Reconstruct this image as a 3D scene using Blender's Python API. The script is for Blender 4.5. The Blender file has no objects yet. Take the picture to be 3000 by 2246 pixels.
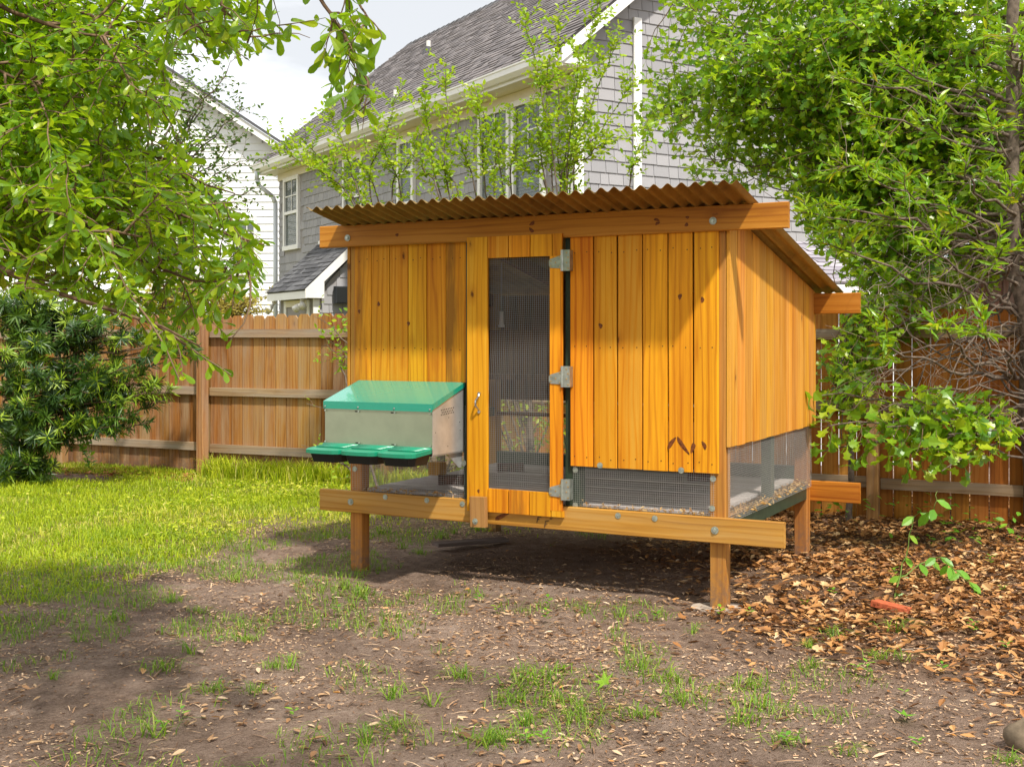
import bpy, math, random
import numpy as np
from mathutils import Vector, Matrix, Quaternion

# ------------------------------------------------------------------ camera, sky, sun
sc = bpy.context.scene
F_PX, HOR, CAM_H = 3483.4, 987.46, 1.4948          # focal length and horizon in photo pixels (3000 wide)
cam_d = bpy.data.cameras.new('camera')
cam = bpy.data.objects.new('camera', cam_d)
sc.collection.objects.link(cam)
cam_d.sensor_width = 36.0
cam_d.lens = 36.0 * F_PX / 3000.0
cam_d.shift_y = -(1123.0 - HOR) / 3000.0
cam_d.clip_start = 0.05
cam_d.clip_end = 1200.0
cam.location = (0, 0, CAM_H)
cam.rotation_euler = (math.radians(90), 0, 0)
sc.camera = cam

SUN_TRAVEL = Vector((-0.409 * math.cos(math.radians(55)), 0.912 * math.cos(math.radians(55)), -math.sin(math.radians(55))))
world = bpy.data.worlds.new('World')
sc.world = world
world.use_nodes = True
wt = world.node_tree
wt.nodes.clear()
w_out = wt.nodes.new('ShaderNodeOutputWorld')
w_bg = wt.nodes.new('ShaderNodeBackground')
w_bg.inputs['Strength'].default_value = 0.10
w_sky = wt.nodes.new('ShaderNodeTexSky')
w_sky.sky_type = 'NISHITA'
w_sky.sun_disc = False
w_sky.sun_elevation = math.radians(55)
w_sky.sun_rotation = math.atan2(0.409, -0.912)
w_tc = wt.nodes.new('ShaderNodeTexCoord')
w_map = wt.nodes.new('ShaderNodeMapping')
w_map.inputs['Scale'].default_value = (1.0, 1.0, 3.2)
w_map.inputs['Location'].default_value = (5.5, 8.8, 0.9)
w_noise = wt.nodes.new('ShaderNodeTexNoise')
w_noise.inputs['Scale'].default_value = 2.3
w_noise.inputs['Detail'].default_value = 7.0
w_noise.inputs['Roughness'].default_value = 0.55
w_ramp = wt.nodes.new('ShaderNodeValToRGB')
w_ramp.color_ramp.elements[0].position = 0.40
w_ramp.color_ramp.elements[0].color = (4.3, 4.36, 4.44, 1)
w_ramp.color_ramp.elements[1].position = 0.60
w_ramp.color_ramp.elements[1].color = (8.4, 8.45, 8.5, 1)
w_mix = wt.nodes.new('ShaderNodeMixRGB')
w_mix.inputs['Fac'].default_value = 0.90
wl = wt.links
wl.new(w_tc.outputs['Generated'], w_map.inputs['Vector'])
wl.new(w_map.outputs['Vector'], w_noise.inputs['Vector'])
wl.new(w_noise.outputs['Fac'], w_ramp.inputs['Fac'])
wl.new(w_sky.outputs['Color'], w_mix.inputs['Color1'])
wl.new(w_ramp.outputs['Color'], w_mix.inputs['Color2'])
wl.new(w_mix.outputs['Color'], w_bg.inputs['Color'])
wl.new(w_bg.outputs['Background'], w_out.inputs['Surface'])

sun_d = bpy.data.lights.new('sun', 'SUN')
sun_d.energy = 2.7
sun_d.angle = math.radians(2.4)
sun_d.color = (1.0, 0.95, 0.86)
sun = bpy.data.objects.new('sun', sun_d)
sc.collection.objects.link(sun)
sun.rotation_euler = SUN_TRAVEL.to_track_quat('-Z', 'Y').to_euler()
sun.location = (3, -6, 12)

sc.view_settings.view_transform = 'Standard'
sc.view_settings.look = 'None'
sc.view_settings.gamma = 1.0
sc.view_settings.use_curve_mapping = False
sc.view_settings.exposure = 1.05
sc.render.engine = 'CYCLES'
sc.cycles.use_denoising = True
sc.cycles.max_bounces = 8
sc.cycles.diffuse_bounces = 3
sc.cycles.transmission_bounces = 4
sc.cycles.transparent_max_bounces = 8
sc.cycles.caustics_reflective = False
sc.cycles.caustics_refractive = False

# ------------------------------------------------------------------ small helpers
COL = sc.collection
R = math.radians
RNG = np.random.default_rng(7)
random.seed(5)


def W(u, v, Y):
    """photo pixel at depth Y -> world point"""
    return np.array([(u - 1500.0) / F_PX * Y, Y, CAM_H - (v - HOR) / F_PX * Y])


def G(u, v):
    """photo pixel on the ground -> (x, y)"""
    Y = CAM_H * F_PX / (v - HOR)
    return np.array([(u - 1500.0) / F_PX * Y, Y])


def proj(P):
    P = np.asarray(P)
    y = np.maximum(P[..., 1], 0.05)
    return 1500 + F_PX * P[..., 0] / y, HOR - F_PX * (P[..., 2] - CAM_H) / y


def tag(o, label=None, cat=None, group=None, kind=None):
    if label: o['label'] = label
    if cat: o['category'] = cat
    if group: o['group'] = group
    if kind: o['kind'] = kind
    return o


def empty(name, loc=(0, 0, 0), rz=0.0, label=None, cat=None, group=None):
    o = bpy.data.objects.new(name, None)
    o.empty_display_size = 0.1
    o.location = loc
    o.rotation_euler = (0, 0, rz)
    COL.objects.link(o)
    return tag(o, label, cat, group)


def obj(name, mesh, parent=None, loc=(0, 0, 0), rot=(0, 0, 0)):
    o = bpy.data.objects.new(name, mesh)
    COL.objects.link(o)
    o.location = loc
    o.rotation_euler = rot
    if parent is not None:
        o.parent = parent
    return o


def np_mesh(name, verts, faces, mat, attrs=None, smooth=False):
    """verts (N,3); faces (M,k) array or list of arrays with different k"""
    me = bpy.data.meshes.new(name)
    verts = np.ascontiguousarray(verts, dtype=np.float32)
    if not isinstance(faces, list):
        faces = [faces]
    faces = [np.asarray(f, dtype=np.int32) for f in faces if len(f)]
    me.vertices.add(len(verts))
    me.vertices.foreach_set('co', verts.ravel())
    loops = np.concatenate([f.ravel() for f in faces])
    sizes = np.concatenate([np.full(len(f), f.shape[1], dtype=np.int32) for f in faces])
    starts = np.concatenate([[0], np.cumsum(sizes)[:-1]]).astype(np.int32)
    me.loops.add(len(loops))
    me.loops.foreach_set('vertex_index', loops)
    me.polygons.add(len(sizes))
    me.polygons.foreach_set('loop_start', starts)
    me.polygons.foreach_set('loop_total', sizes)
    me.update(calc_edges=True)
    if attrs:
        for k, a in attrs.items():
            at = me.attributes.new(k, 'FLOAT', 'POINT')
            at.data.foreach_set('value', np.ascontiguousarray(a, dtype=np.float32))
    if smooth:
        me.polygons.foreach_set('use_smooth', np.ones(len(sizes), dtype=bool))
    else:
        me.shade_flat()
    if mat: me.materials.append(mat)
    me.validate()
    return me


class MB:
    """collects simple shapes into one mesh"""
    def __init__(self):
        self.v = []
        self.f = []

    def add(self, vs, fs):
        b = len(self.v)
        self.v += [tuple(p) for p in vs]
        self.f += [tuple(i + b for i in f) for f in fs]
        return self

    def box(self, x0, x1, y0, y1, z0, z1):
        vs = [(x, y, z) for z in (z0, z1) for y in (y0, y1) for x in (x0, x1)]
        return self.add(vs, [(0, 2, 3, 1), (4, 5, 7, 6), (0, 1, 5, 4), (2, 6, 7, 3), (0, 4, 6, 2), (1, 3, 7, 5)])

    def cyl(self, p0, p1, r0, r1=None, n=10, cap=True):
        r1 = r0 if r1 is None else r1
        p0, p1 = Vector(p0), Vector(p1)
        d = (p1 - p0).normalized()
        a = d.orthogonal().normalized()
        b = d.cross(a)
        vs = []
        for p, r in ((p0, r0), (p1, r1)):
            for i in range(n):
                t = 2 * math.pi * i / n
                vs.append(p + (a * math.cos(t) + b * math.sin(t)) * r)
        fs = [(i, (i + 1) % n, n + (i + 1) % n, n + i) for i in range(n)]
        if cap:
            fs += [tuple(reversed(range(n))), tuple(range(n, 2 * n))]
        return self.add(vs, fs)

    def extrude(self, poly, fn, h0, h1):
        """poly: list of 2d points; fn(a,b,h)->3d point"""
        n = len(poly)
        vs = [fn(a, b, h0) for a, b in poly] + [fn(a, b, h1) for a, b in poly]
        fs = [tuple(reversed(range(n))), tuple(range(n, 2 * n))]
        fs += [(i, (i + 1) % n, n + (i + 1) % n, n + i) for i in range(n)]
        return self.add(vs, fs)

    def mesh(self, name, mat, smooth=False):
        me = bpy.data.meshes.new(name)
        me.from_pydata(self.v, [], self.f)
        import bmesh
        bm = bmesh.new()
        bm.from_mesh(me)
        bmesh.ops.recalc_face_normals(bm, faces=bm.faces)
        bm.to_mesh(me)
        bm.free()
        if mat: me.materials.append(mat)
        if smooth:
            me.polygons.foreach_set('use_smooth', np.ones(len(me.polygons), dtype=bool))
        return me

    def build(self, name, mat, parent=None, loc=(0, 0, 0), rot=(0, 0, 0), smooth=False):
        return obj(name, self.mesh(name, mat, smooth), parent, loc, rot)


def chamfer_mesh(w, t, l, c, mat, name='plank', jag=0.0):
    """board, width on x, thickness on y, length on z, origin in the centre; long edges eased"""
    a, b = w / 2, t / 2
    prof = [(-a + c, -b), (a - c, -b), (a, -b + c), (a, b - c), (a - c, b), (-a + c, b), (-a, b - c), (-a, -b + c)]
    m = MB()
    n = len(prof)
    vs = []
    for z in (-l / 2, l / 2):
        for x, y in prof:
            vs.append((x + random.uniform(-jag, jag), y, z))
    m.add(vs, [tuple(reversed(range(n))), tuple(range(n, 2 * n))] + [(i, (i + 1) % n, n + (i + 1) % n, n + i) for i in range(n)])
    return m.mesh(name, mat)


# ------------------------------------------------------------------ value noise for numpy
def vnoise(x, y, scale, seed=0):
    x = np.asarray(x, float) * scale + seed * 17.31
    y = np.asarray(y, float) * scale - seed * 9.77
    xi, yi = np.floor(x), np.floor(y)
    xf, yf = x - xi, y - yi

    def h(a, b):
        s = np.sin(a * 127.1 + b * 311.7 + seed * 74.7) * 43758.5453
        return s - np.floor(s)
    sx, sy = xf * xf * (3 - 2 * xf), yf * yf * (3 - 2 * yf)
    return ((h(xi, yi) * (1 - sx) + h(xi + 1, yi) * sx) * (1 - sy) + (h(xi, yi + 1) * (1 - sx) + h(xi + 1, yi + 1) * sx) * sy)


def fbm(x, y, scale, seed=0, oct=3):
    s, a, t = 0, 1.0, 0
    for i in range(oct):
        s = s + a * vnoise(x, y, scale * 2 ** i, seed + i)
        t += a
        a *= 0.5
    return s / t


def sstep(a, b, x):
    t = np.clip((np.asarray(x, float) - a) / (b - a), 0, 1)
    return t * t * (3 - 2 * t)


# ------------------------------------------------------------------ materials
class T:
    def __init__(self, name):
        self.m = bpy.data.materials.new(name)
        self.m.use_nodes = True
        self.nt = self.m.node_tree
        self.bsdf = self.nt.nodes['Principled BSDF']
        self.out = self.nt.nodes['Material Output']

    def n(self, typ, **kw):
        nd = self.nt.nodes.new(typ)
        for k, v in kw.items():
            k2 = k.replace('_', ' ')
            if hasattr(nd, k) and k not in nd.inputs:
                setattr(nd, k, v)
                continue
            sock = nd.inputs[int(k[1:])] if (k[0] == 'i' and k[1:].isdigit()) else (nd.inputs[k] if k in nd.inputs else nd.inputs[k2])
            if isinstance(v, bpy.types.NodeSocket):
                self.nt.links.new(v, sock)
            else:
                sock.default_value = v
        return nd

    def math(self, op, a, b=0.0, clamp=False):
        nd = self.n('ShaderNodeMath', operation=op)
        nd.use_clamp = clamp
        for i, v in enumerate((a, b)):
            if isinstance(v, bpy.types.NodeSocket): self.nt.links.new(v, nd.inputs[i])
            else: nd.inputs[i].default_value = v
        return nd.outputs[0]

    def mix(self, fac, a, b, blend='MIX'):
        nd = self.n('ShaderNodeMixRGB', blend_type=blend)
        for i, v in zip(('Fac', 'Color1', 'Color2'), (fac, a, b)):
            if isinstance(v, bpy.types.NodeSocket): self.nt.links.new(v, nd.inputs[i])
            elif i == 'Fac': nd.inputs[i].default_value = v
            else: nd.inputs[i].default_value = (*v[:3], 1)
        return nd.outputs[0]

    def ramp(self, fac, stops):
        nd = self.n('ShaderNodeValToRGB')
        el = nd.color_ramp.elements
        while len(el) < len(stops): el.new(0.5)
        for e, (p, c) in zip(el, stops):
            e.position = p
            e.color = (*c, 1) if not isinstance(c, (int, float)) else (c, c, c, 1)
        self.nt.links.new(fac, nd.inputs['Fac'])
        return nd.outputs['Color']

    def set(self, **kw):
        for k, v in kw.items():
            s = self.bsdf.inputs[k.replace('_', ' ')]
            if isinstance(v, bpy.types.NodeSocket): self.nt.links.new(v, s)
            else: s.default_value = (*v, 1) if isinstance(v, tuple) and len(v) == 3 else v
        return self

    def bump(self, h, strength=0.3, dist=0.01):
        b = self.n('ShaderNodeBump', Strength=strength, Distance=dist, Height=h)
        self.nt.links.new(b.outputs['Normal'], self.bsdf.inputs['Normal'])


def wood_mat(name, c_light, c_mid, c_dark, knot, axis='Z', rough=0.62, knots=0.5, weather=0.0, wcol=(0.3, 0.27, 0.24), var=0.22, spec=0.3, ringk=0.19, splash=False):
    t = T(name)
    tc = t.n('ShaderNodeTexCoord')
    oi = t.n('ShaderNodeObjectInfo')
    rnd = oi.outputs['Random']
    sep = t.n('ShaderNodeSeparateXYZ', Vector=tc.outputs['Object'])
    X, Y, Z = sep.outputs
    if axis == 'X':
        X, Z = Z, X
    across = t.math('ADD', X, t.math('MULTIPLY', Y, 0.7))
    comb = t.n('ShaderNodeCombineXYZ', X=t.math('ADD', across, t.math('MULTIPLY', rnd, 31.0)), Y=t.math('MULTIPLY', rnd, 57.0), Z=t.math('ADD', Z, t.math('MULTIPLY', rnd, 83.0)))
    V = comb.outputs[0]
    m1 = t.n('ShaderNodeMapping', Vector=V)
    m1.inputs['Scale'].default_value = (70, 20, 1.3)
    fine = t.n('ShaderNodeTexNoise', Vector=m1.outputs[0], Scale=1.0, Detail=3.0, Roughness=0.6).outputs['Fac']
    m2 = t.n('ShaderNodeMapping', Vector=V)
    m2.inputs['Scale'].default_value = (7, 2, 0.55)
    low = t.n('ShaderNodeTexNoise', Vector=m2.outputs[0], Scale=1.0, Detail=2.0).outputs['Fac']
    m3 = t.n('ShaderNodeMapping', Vector=V)
    m3.inputs['Scale'].default_value = (1.0, 1.0, 0.09)
    ring = t.n('ShaderNodeTexWave', Vector=m3.outputs[0], Scale=8.0, Distortion=9.0, Detail=2.5)
    ring.inputs['Detail Scale'].default_value = 1.2
    rg = ring.outputs['Fac']
    # knots
    m4 = t.n('ShaderNodeMapping', Vector=V)
    m4.inputs['Scale'].default_value = (7.0, 0.0, 3.6)
    wob = t.n('ShaderNodeTexNoise', Vector=V, Scale=60.0, Detail=1.0)
    kv = t.n('ShaderNodeVectorMath', operation='ADD', i0=m4.outputs[0], i1=t.n('ShaderNodeVectorMath', operation='SCALE', i0=wob.outputs['Color'], Scale=0.06).outputs[0])
    vor = t.n('ShaderNodeTexVoronoi', Vector=kv.outputs[0], Scale=1.0, Randomness=1.0)
    gate = t.math('LESS_THAN', t.n('ShaderNodeSeparateXYZ', Vector=vor.outputs['Color']).outputs[0], 0.30 * knots)
    kd = vor.outputs['Distance']
    kmask = t.math('MULTIPLY', t.ramp(kd, [(0.055, 1.0), (0.105, 0.0)]), gate)
    khalo = t.math('MULTIPLY', t.ramp(kd, [(0.05, 1.0), (0.30, 0.0)]), gate)
    tone = t.math('ADD', t.math('MULTIPLY', fine, 0.52), t.math('MULTIPLY', t.math('POWER', rg, 4.0), ringk))
    tone = t.math('ADD', tone, t.math('MULTIPLY', low, 0.75))
    tone = t.math('ADD', tone, t.math('MULTIPLY', t.math('SUBTRACT', rnd, 0.5), var))
    col = t.ramp(tone, [(0.28, c_light), (0.58, c_mid), (0.98, c_dark)])
    col = t.mix(t.math('MULTIPLY', khalo, 0.55), col, c_dark)
    col = t.mix(t.math('MULTIPLY', kmask, 0.92), col, knot)
    if weather > 0:
        mw = t.n('ShaderNodeMapping', Vector=V)
        mw.inputs['Scale'].default_value = (9, 3, 1.1)
        wn = t.n('ShaderNodeTexNoise', Vector=mw.outputs[0], Scale=1.0, Detail=6.0, Roughness=0.65).outputs['Fac']
        wm = t.math('MULTIPLY', t.ramp(wn, [(0.42, 0.0), (0.66, 1.0)]), weather)
        col = t.mix(wm, col, wcol)
    if splash:
        gz_ = t.n('ShaderNodeSeparateXYZ', Vector=t.n('ShaderNodeNewGeometry').outputs['Position']).outputs[2]
        sn = t.n('ShaderNodeTexNoise', Vector=V, Scale=28.0, Detail=5.0, Roughness=0.7).outputs['Fac']
        sm = t.math('MULTIPLY', t.ramp(gz_, [(0.02, 1.0), (0.34, 0.0)]), t.ramp(sn, [(0.38, 0.15), (0.6, 0.9)]))
        col = t.mix(sm, col, (0.16, 0.10, 0.065))
    hs = t.n('ShaderNodeHueSaturation', Color=col, Hue=t.math('ADD', 0.492, t.math('MULTIPLY', t.math('FRACT', t.math('MULTIPLY', rnd, 7.3)), 0.016)), Value=t.math('ADD', 0.78, t.math('MULTIPLY', rnd, 0.34)))
    t.set(Base_Color=hs.outputs[0], Roughness=rough, Specular_IOR_Level=spec)
    t.bump(t.math('SUBTRACT', t.math('ADD', fine, t.math('MULTIPLY', rg, 0.5)), kmask), 0.22, 0.003)
    return t.m


def plain(name, col, rough=0.6, metal=0.0, spec=0.4, nscale=0, namp=0.15, bump=0.0, coat=0.0):
    t = T(name)
    c = (*col, 1)
    if nscale:
        tc = t.n('ShaderNodeTexCoord')
        nz = t.n('ShaderNodeTexNoise', Vector=tc.outputs['Object'], Scale=nscale, Detail=5.0, Roughness=0.6).outputs['Fac']
        lo = tuple(x * (1 - namp * 2) for x in col)
        hi = tuple(min(1, x * (1 + namp)) for x in col)
        cc = t.ramp(nz, [(0.3, lo), (0.7, hi)])
        t.set(Base_Color=cc)
        if bump: t.bump(nz, bump, 0.004)
    else:
        t.set(Base_Color=c)
    t.set(Roughness=rough, Metallic=metal, Specular_IOR_Level=spec)
    if coat: t.set(Coat_Weight=coat)
    return t.m


def leaf_mat(name, stops, trans, tmix=0.42, rough=0.38, spec=0.5):
    t = T(name)
    at = t.n('ShaderNodeAttribute', attribute_name='rnd')
    oi = t.n('ShaderNodeObjectInfo')
    f = t.math('FRACT', t.math('ADD', at.outputs['Fac'], oi.outputs['Random']))
    col = t.ramp(f, stops)
    t.set(Base_Color=col, Roughness=rough, Specular_IOR_Level=spec)
    tl = t.n('ShaderNodeBsdfTranslucent', Color=t.mix(0.5, col, trans))
    mx = t.n('ShaderNodeMixShader', Fac=tmix)
    t.nt.links.new(t.bsdf.outputs[0], mx.inputs[1])
    t.nt.links.new(tl.outputs[0], mx.inputs[2])
    t.nt.links.new(mx.outputs[0], t.out.inputs['Surface'])
    return t.m


M = {}
CED_L, CED_M, CED_D = (0.92, 0.50, 0.050), (0.84, 0.355, 0.012), (0.48, 0.135, 0.004)
KNOT = (0.10, 0.022, 0.006)
M['coop_v'] = wood_mat('coop_wood_upright', CED_L, CED_M, CED_D, KNOT, 'Z', 0.6, 0.9, 0.22, (0.45, 0.16, 0.012), spec=0.2)
M['coop_side'] = wood_mat('coop_wood_side', (0.82, 0.44, 0.085), (0.70, 0.31, 0.03), (0.42, 0.13, 0.008), KNOT, 'Z', 0.6, 1.2, 0.25, (0.80, 0.52, 0.18), spec=0.2)
M['coop_stain'] = wood_mat('coop_wood_stained', CED_L, CED_M, CED_D, KNOT, 'Z', 0.6, 0.9, 0.75, (0.22, 0.09, 0.015), spec=0.2)
M['coop_h'] = wood_mat('coop_wood_beam', (0.66, 0.29, 0.05), (0.52, 0.19, 0.018), (0.28, 0.075, 0.006), KNOT, 'X', 0.5, 0.45, 0.0, spec=0.25)
M['beam_low'] = wood_mat('lower_beam_wood', (0.72, 0.40, 0.12), (0.60, 0.27, 0.045), (0.34, 0.12, 0.015), KNOT, 'X', 0.55, 0.5, 0.35, (0.42, 0.27, 0.13), spec=0.25)
M['post'] = wood_mat('post_wood', (0.66, 0.36, 0.09), (0.52, 0.23, 0.035), (0.30, 0.11, 0.014), KNOT, 'Z', 0.6, 0.4, 0.3, (0.34, 0.20, 0.08), spec=0.25, splash=True)
M['latch'] = wood_mat('latch_wood', (0.55, 0.29, 0.09), (0.42, 0.20, 0.05), (0.24, 0.10, 0.02), KNOT, 'Z', 0.6, 0.0, 0.4, (0.33, 0.2, 0.1))
M['picket_orange'] = wood_mat('newer_picket_wood', (0.56, 0.25, 0.05), (0.44, 0.16, 0.022), (0.22, 0.07, 0.010), (0.12, 0.035, 0.01), 'Z', 0.75, 0.8, 0.3, (0.36, 0.17, 0.05), var=0.5, spec=0.15)
M['picket'] = wood_mat('fence_picket_wood', (0.50, 0.28, 0.09), (0.37, 0.165, 0.038), (0.18, 0.068, 0.014), (0.12, 0.035, 0.01), 'Z', 0.75, 0.8, 0.8, (0.40, 0.275, 0.16), var=0.65, spec=0.15, splash=True)
M['rail'] = wood_mat('fence_rail_wood', (0.48, 0.34, 0.21), (0.38, 0.25, 0.14), (0.2, 0.11, 0.055), (0.12, 0.05, 0.02), 'X', 0.8, 0.5, 0.7, (0.36, 0.31, 0.25), spec=0.15)
M['fpost'] = wood_mat('fence_post_wood', (0.54, 0.33, 0.15), (0.44, 0.23, 0.08), (0.24, 0.10, 0.03), (0.12, 0.05, 0.02), 'Z', 0.8, 0.4, 0.5, (0.4, 0.31, 0.22), spec=0.15)
M['floor_wood'] = wood_mat('coop_floor_wood', (0.72, 0.66, 0.62), (0.58, 0.52, 0.48), (0.34, 0.28, 0.24), (0.1, 0.06, 0.04), 'Z', 0.8, 0.2, 0.5, (0.5, 0.46, 0.42), spec=0.2)
M['shaded_wood'] = wood_mat('coop_inner_wood_shaded', (0.30, 0.12, 0.035), (0.22, 0.08, 0.02), (0.10, 0.035, 0.01), KNOT, 'Z', 0.7, 0.4, 0.0)  # brown inner wood, with the shade inside the coop put into its colour
M['grey_plank'] = wood_mat('old_plank_wood', (0.22, 0.16, 0.13), (0.15, 0.10, 0.08), (0.08, 0.05, 0.04), (0.05, 0.03, 0.02), 'X', 0.85, 0.2, 0.4)
M['shed_wood'] = wood_mat('shed_wood', (0.30, 0.17, 0.12), (0.22, 0.11, 0.075), (0.12, 0.055, 0.035), (0.08, 0.03, 0.02), 'Z', 0.8, 0.2, 0.3)
M['green_paint'] = plain('dark_green_frame_paint', (0.035, 0.055, 0.032), 0.45, 0, 0.4, 14, 0.15)
M['zinc'] = plain('galvanised_hinge', (0.52, 0.56, 0.50), 0.38, 0.85, 0.5, 30, 0.15)
M['washer'] = plain('galvanised_washer', (0.46, 0.50, 0.42), 0.5, 0.75, 0.5, 60, 0.2)
M['screw'] = plain('screw_brass', (0.65, 0.48, 0.25), 0.35, 0.9)
M['wire'] = plain('wire_mesh_steel', (0.50, 0.49, 0.46), 0.5, 0.35)
M['galv'] = plain('galvanised_sheet', (0.62, 0.63, 0.62), 0.33, 0.62, 0.5, 9, 0.10)
M['galv_grass_tint'] = plain('galvanised_sheet_grass_reflection', (0.46, 0.53, 0.38), 0.30, 0.8, 0.5, 6, 0.06)  # green reflection of the grass is put into the sheet's base colour
M['teal'] = plain('green_powder_coat', (0.012, 0.30, 0.20), 0.24, 0.0, 0.6, coat=0.7)
M['tray_green'] = plain('green_plastic', (0.01, 0.24, 0.13), 0.28, 0.0, 0.6)
M['black_plastic'] = plain('black_plastic', (0.012, 0.013, 0.013), 0.42, 0.0, 0.4)
M['dark_slot'] = plain('dark_slot', (0.01, 0.01, 0.01), 0.8)
M['pencil'] = plain('pencil_mark', (0.09, 0.045, 0.015), 0.7)
M['brick'] = plain('dark_brick', (0.10, 0.035, 0.025), 0.85, 0, 0.2, 40, 0.3, 0.4)
M['red_brick'] = plain('red_brick', (0.50, 0.12, 0.05), 0.85, 0, 0.2, 40, 0.2, 0.4)
M['concrete'] = plain('concrete', (0.42, 0.34, 0.27), 0.9, 0, 0.2, 18, 0.25, 0.5)
M['rock'] = plain('rock', (0.20, 0.15, 0.10), 0.9, 0, 0.2, 12, 0.3, 0.6)
M['white'] = plain('white_trim_paint', (0.80, 0.79, 0.76), 0.5, 0, 0.4, 3, 0.03)
M['white_siding'] = plain('white_siding_paint', (0.82, 0.83, 0.84), 0.55, 0, 0.3, 2, 0.03)
M['soffit'] = plain('soffit_paint', (0.74, 0.68, 0.54), 0.6, 0, 0.3)
M['blind'] = plain('window_blind', (0.60, 0.62, 0.58), 0.6)
M['speaker'] = plain('speaker_plastic', (0.03, 0.033, 0.037), 0.5)
M['lamp_white'] = plain('floodlight_white', (0.72, 0.70, 0.66), 0.4)
M['bark'] = plain('grey_bark', (0.17, 0.13, 0.10), 0.9, 0, 0.2, 25, 0.3, 0.6)
M['bark_brown'] = plain('brown_bark', (0.16, 0.10, 0.06), 0.9, 0, 0.2, 25, 0.3, 0.6)
M['twig'] = plain('twig_bark', (0.20, 0.13, 0.08), 0.85, 0, 0.2)
M['twig_grey'] = plain('grey_twig_bark', (0.27, 0.21, 0.16), 0.85, 0, 0.2)
M['stem_green'] = plain('green_stem', (0.12, 0.20, 0.03), 0.6)
M['pebble'] = plain('white_pebble', (0.75, 0.75, 0.74), 0.6)
M['milk'] = plain('milky_plastic', (0.75, 0.76, 0.74), 0.35)

t = T('window_glass')
t.set(Base_Color=(0.10, 0.13, 0.13), Roughness=0.06, Specular_IOR_Level=0.9)
tr = t.n('ShaderNodeBsdfTransparent')
mx = t.n('ShaderNodeMixShader', Fac=0.42)
t.nt.links.new(tr.outputs[0], mx.inputs[1])
t.nt.links.new(t.bsdf.outputs[0], mx.inputs[2])
t.nt.links.new(mx.outputs[0], t.out.inputs['Surface'])
M['glass'] = t.m


def shake_mat(name, lo, hi, rough=0.8):
    t = T(name)
    at = t.n('ShaderNodeAttribute', attribute_name='rnd')
    oi = t.n('ShaderNodeObjectInfo')
    tc = t.n('ShaderNodeTexCoord')
    f = t.math('FRACT', t.math('ADD', at.outputs['Fac'], oi.outputs['Random']))
    mp = t.n('ShaderNodeMapping', Vector=tc.outputs['Object'])
    mp.inputs['Scale'].default_value = (40, 40, 2)
    nz = t.n('ShaderNodeTexNoise', Vector=mp.outputs[0], Scale=1.0, Detail=3.0).outputs['Fac']
    v = t.math('ADD', t.math('MULTIPLY', f, 0.65), t.math('MULTIPLY', nz, 0.35))
    t.set(Base_Color=t.ramp(v, [(0.1, lo), (0.9, hi)]), Roughness=rough, Specular_IOR_Level=0.2)
    t.bump(nz, 0.2, 0.004)
    return t.m


M['shake'] = shake_mat('grey_shake_paint', (0.285, 0.280, 0.290), (0.365, 0.355, 0.362))
M['shingle'] = shake_mat('roof_shingle', (0.115, 0.105, 0.108), (0.235, 0.21, 0.205), 0.9)
M['shingle_dark'] = shake_mat('porch_shingle', (0.06, 0.06, 0.065), (0.15, 0.15, 0.155), 0.9)

M['leaf_oak'] = leaf_mat('oak_leaf', [(0.0, (0.045, 0.13, 0.008)), (0.35, (0.12, 0.27, 0.010)), (0.75, (0.25, 0.42, 0.014)), (1.0, (0.46, 0.54, 0.02))], (0.62, 0.86, 0.01), 0.52, 0.30)
M['leaf_lobed'] = leaf_mat('lobed_oak_leaf', [(0.0, (0.06, 0.18, 0.016)), (0.4, (0.17, 0.35, 0.020)), (0.75, (0.32, 0.48, 0.022)), (1.0, (0.48, 0.57, 0.025))], (0.60, 0.85, 0.02), 0.48, 0.33)
M['leaf_laurel'] = leaf_mat('laurel_leaf', [(0.0, (0.10, 0.27, 0.015)), (0.5, (0.22, 0.42, 0.015)), (0.92, (0.36, 0.50, 0.015)), (1.0, (0.50, 0.33, 0.02))], (0.55, 0.75, 0.01), 0.42, 0.35)
M['leaf_myrtle'] = leaf_mat('myrtle_leaf', [(0.0, (0.11, 0.25, 0.012)), (0.5, (0.26, 0.44, 0.014)), (1.0, (0.46, 0.54, 0.02))], (0.65, 0.85, 0.01), 0.45, 0.4)
M['leaf_small_dark'] = leaf_mat('small_dark_leaf', [(0.0, (0.03, 0.08, 0.015)), (0.6, (0.07, 0.15, 0.02)), (1.0, (0.15, 0.24, 0.03))], (0.3, 0.45, 0.03), 0.4, 0.4)
M['needle'] = leaf_mat('podocarpus_leaf', [(0.0, (0.016, 0.045, 0.010)), (0.45, (0.045, 0.105, 0.014)), (0.75, (0.13, 0.23, 0.018)), (1.0, (0.30, 0.42, 0.025))], (0.25, 0.45, 0.03), 0.25, 0.4)
M['leaf_gold'] = leaf_mat('golden_leaf', [(0.0, (0.30, 0.27, 0.04)), (0.6, (0.48, 0.40, 0.06)), (1.0, (0.55, 0.48, 0.12))], (0.7, 0.6, 0.08), 0.4, 0.5)
M['leaf_weed'] = leaf_mat('weed_leaf', [(0.0, (0.10, 0.28, 0.02)), (0.6, (0.17, 0.40, 0.025)), (1.0, (0.30, 0.48, 0.03))], (0.4, 0.75, 0.03), 0.35, 0.4)
M['grass'] = leaf_mat('grass_blade', [(0.0, (0.18, 0.28, 0.008)), (0.3, (0.34, 0.44, 0.012)), (0.7, (0.53, 0.56, 0.025)), (0.9, (0.62, 0.59, 0.07)), (1.0, (0.68, 0.58, 0.20))], (0.55, 0.75, 0.01), 0.38, 0.5, 0.3)
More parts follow.
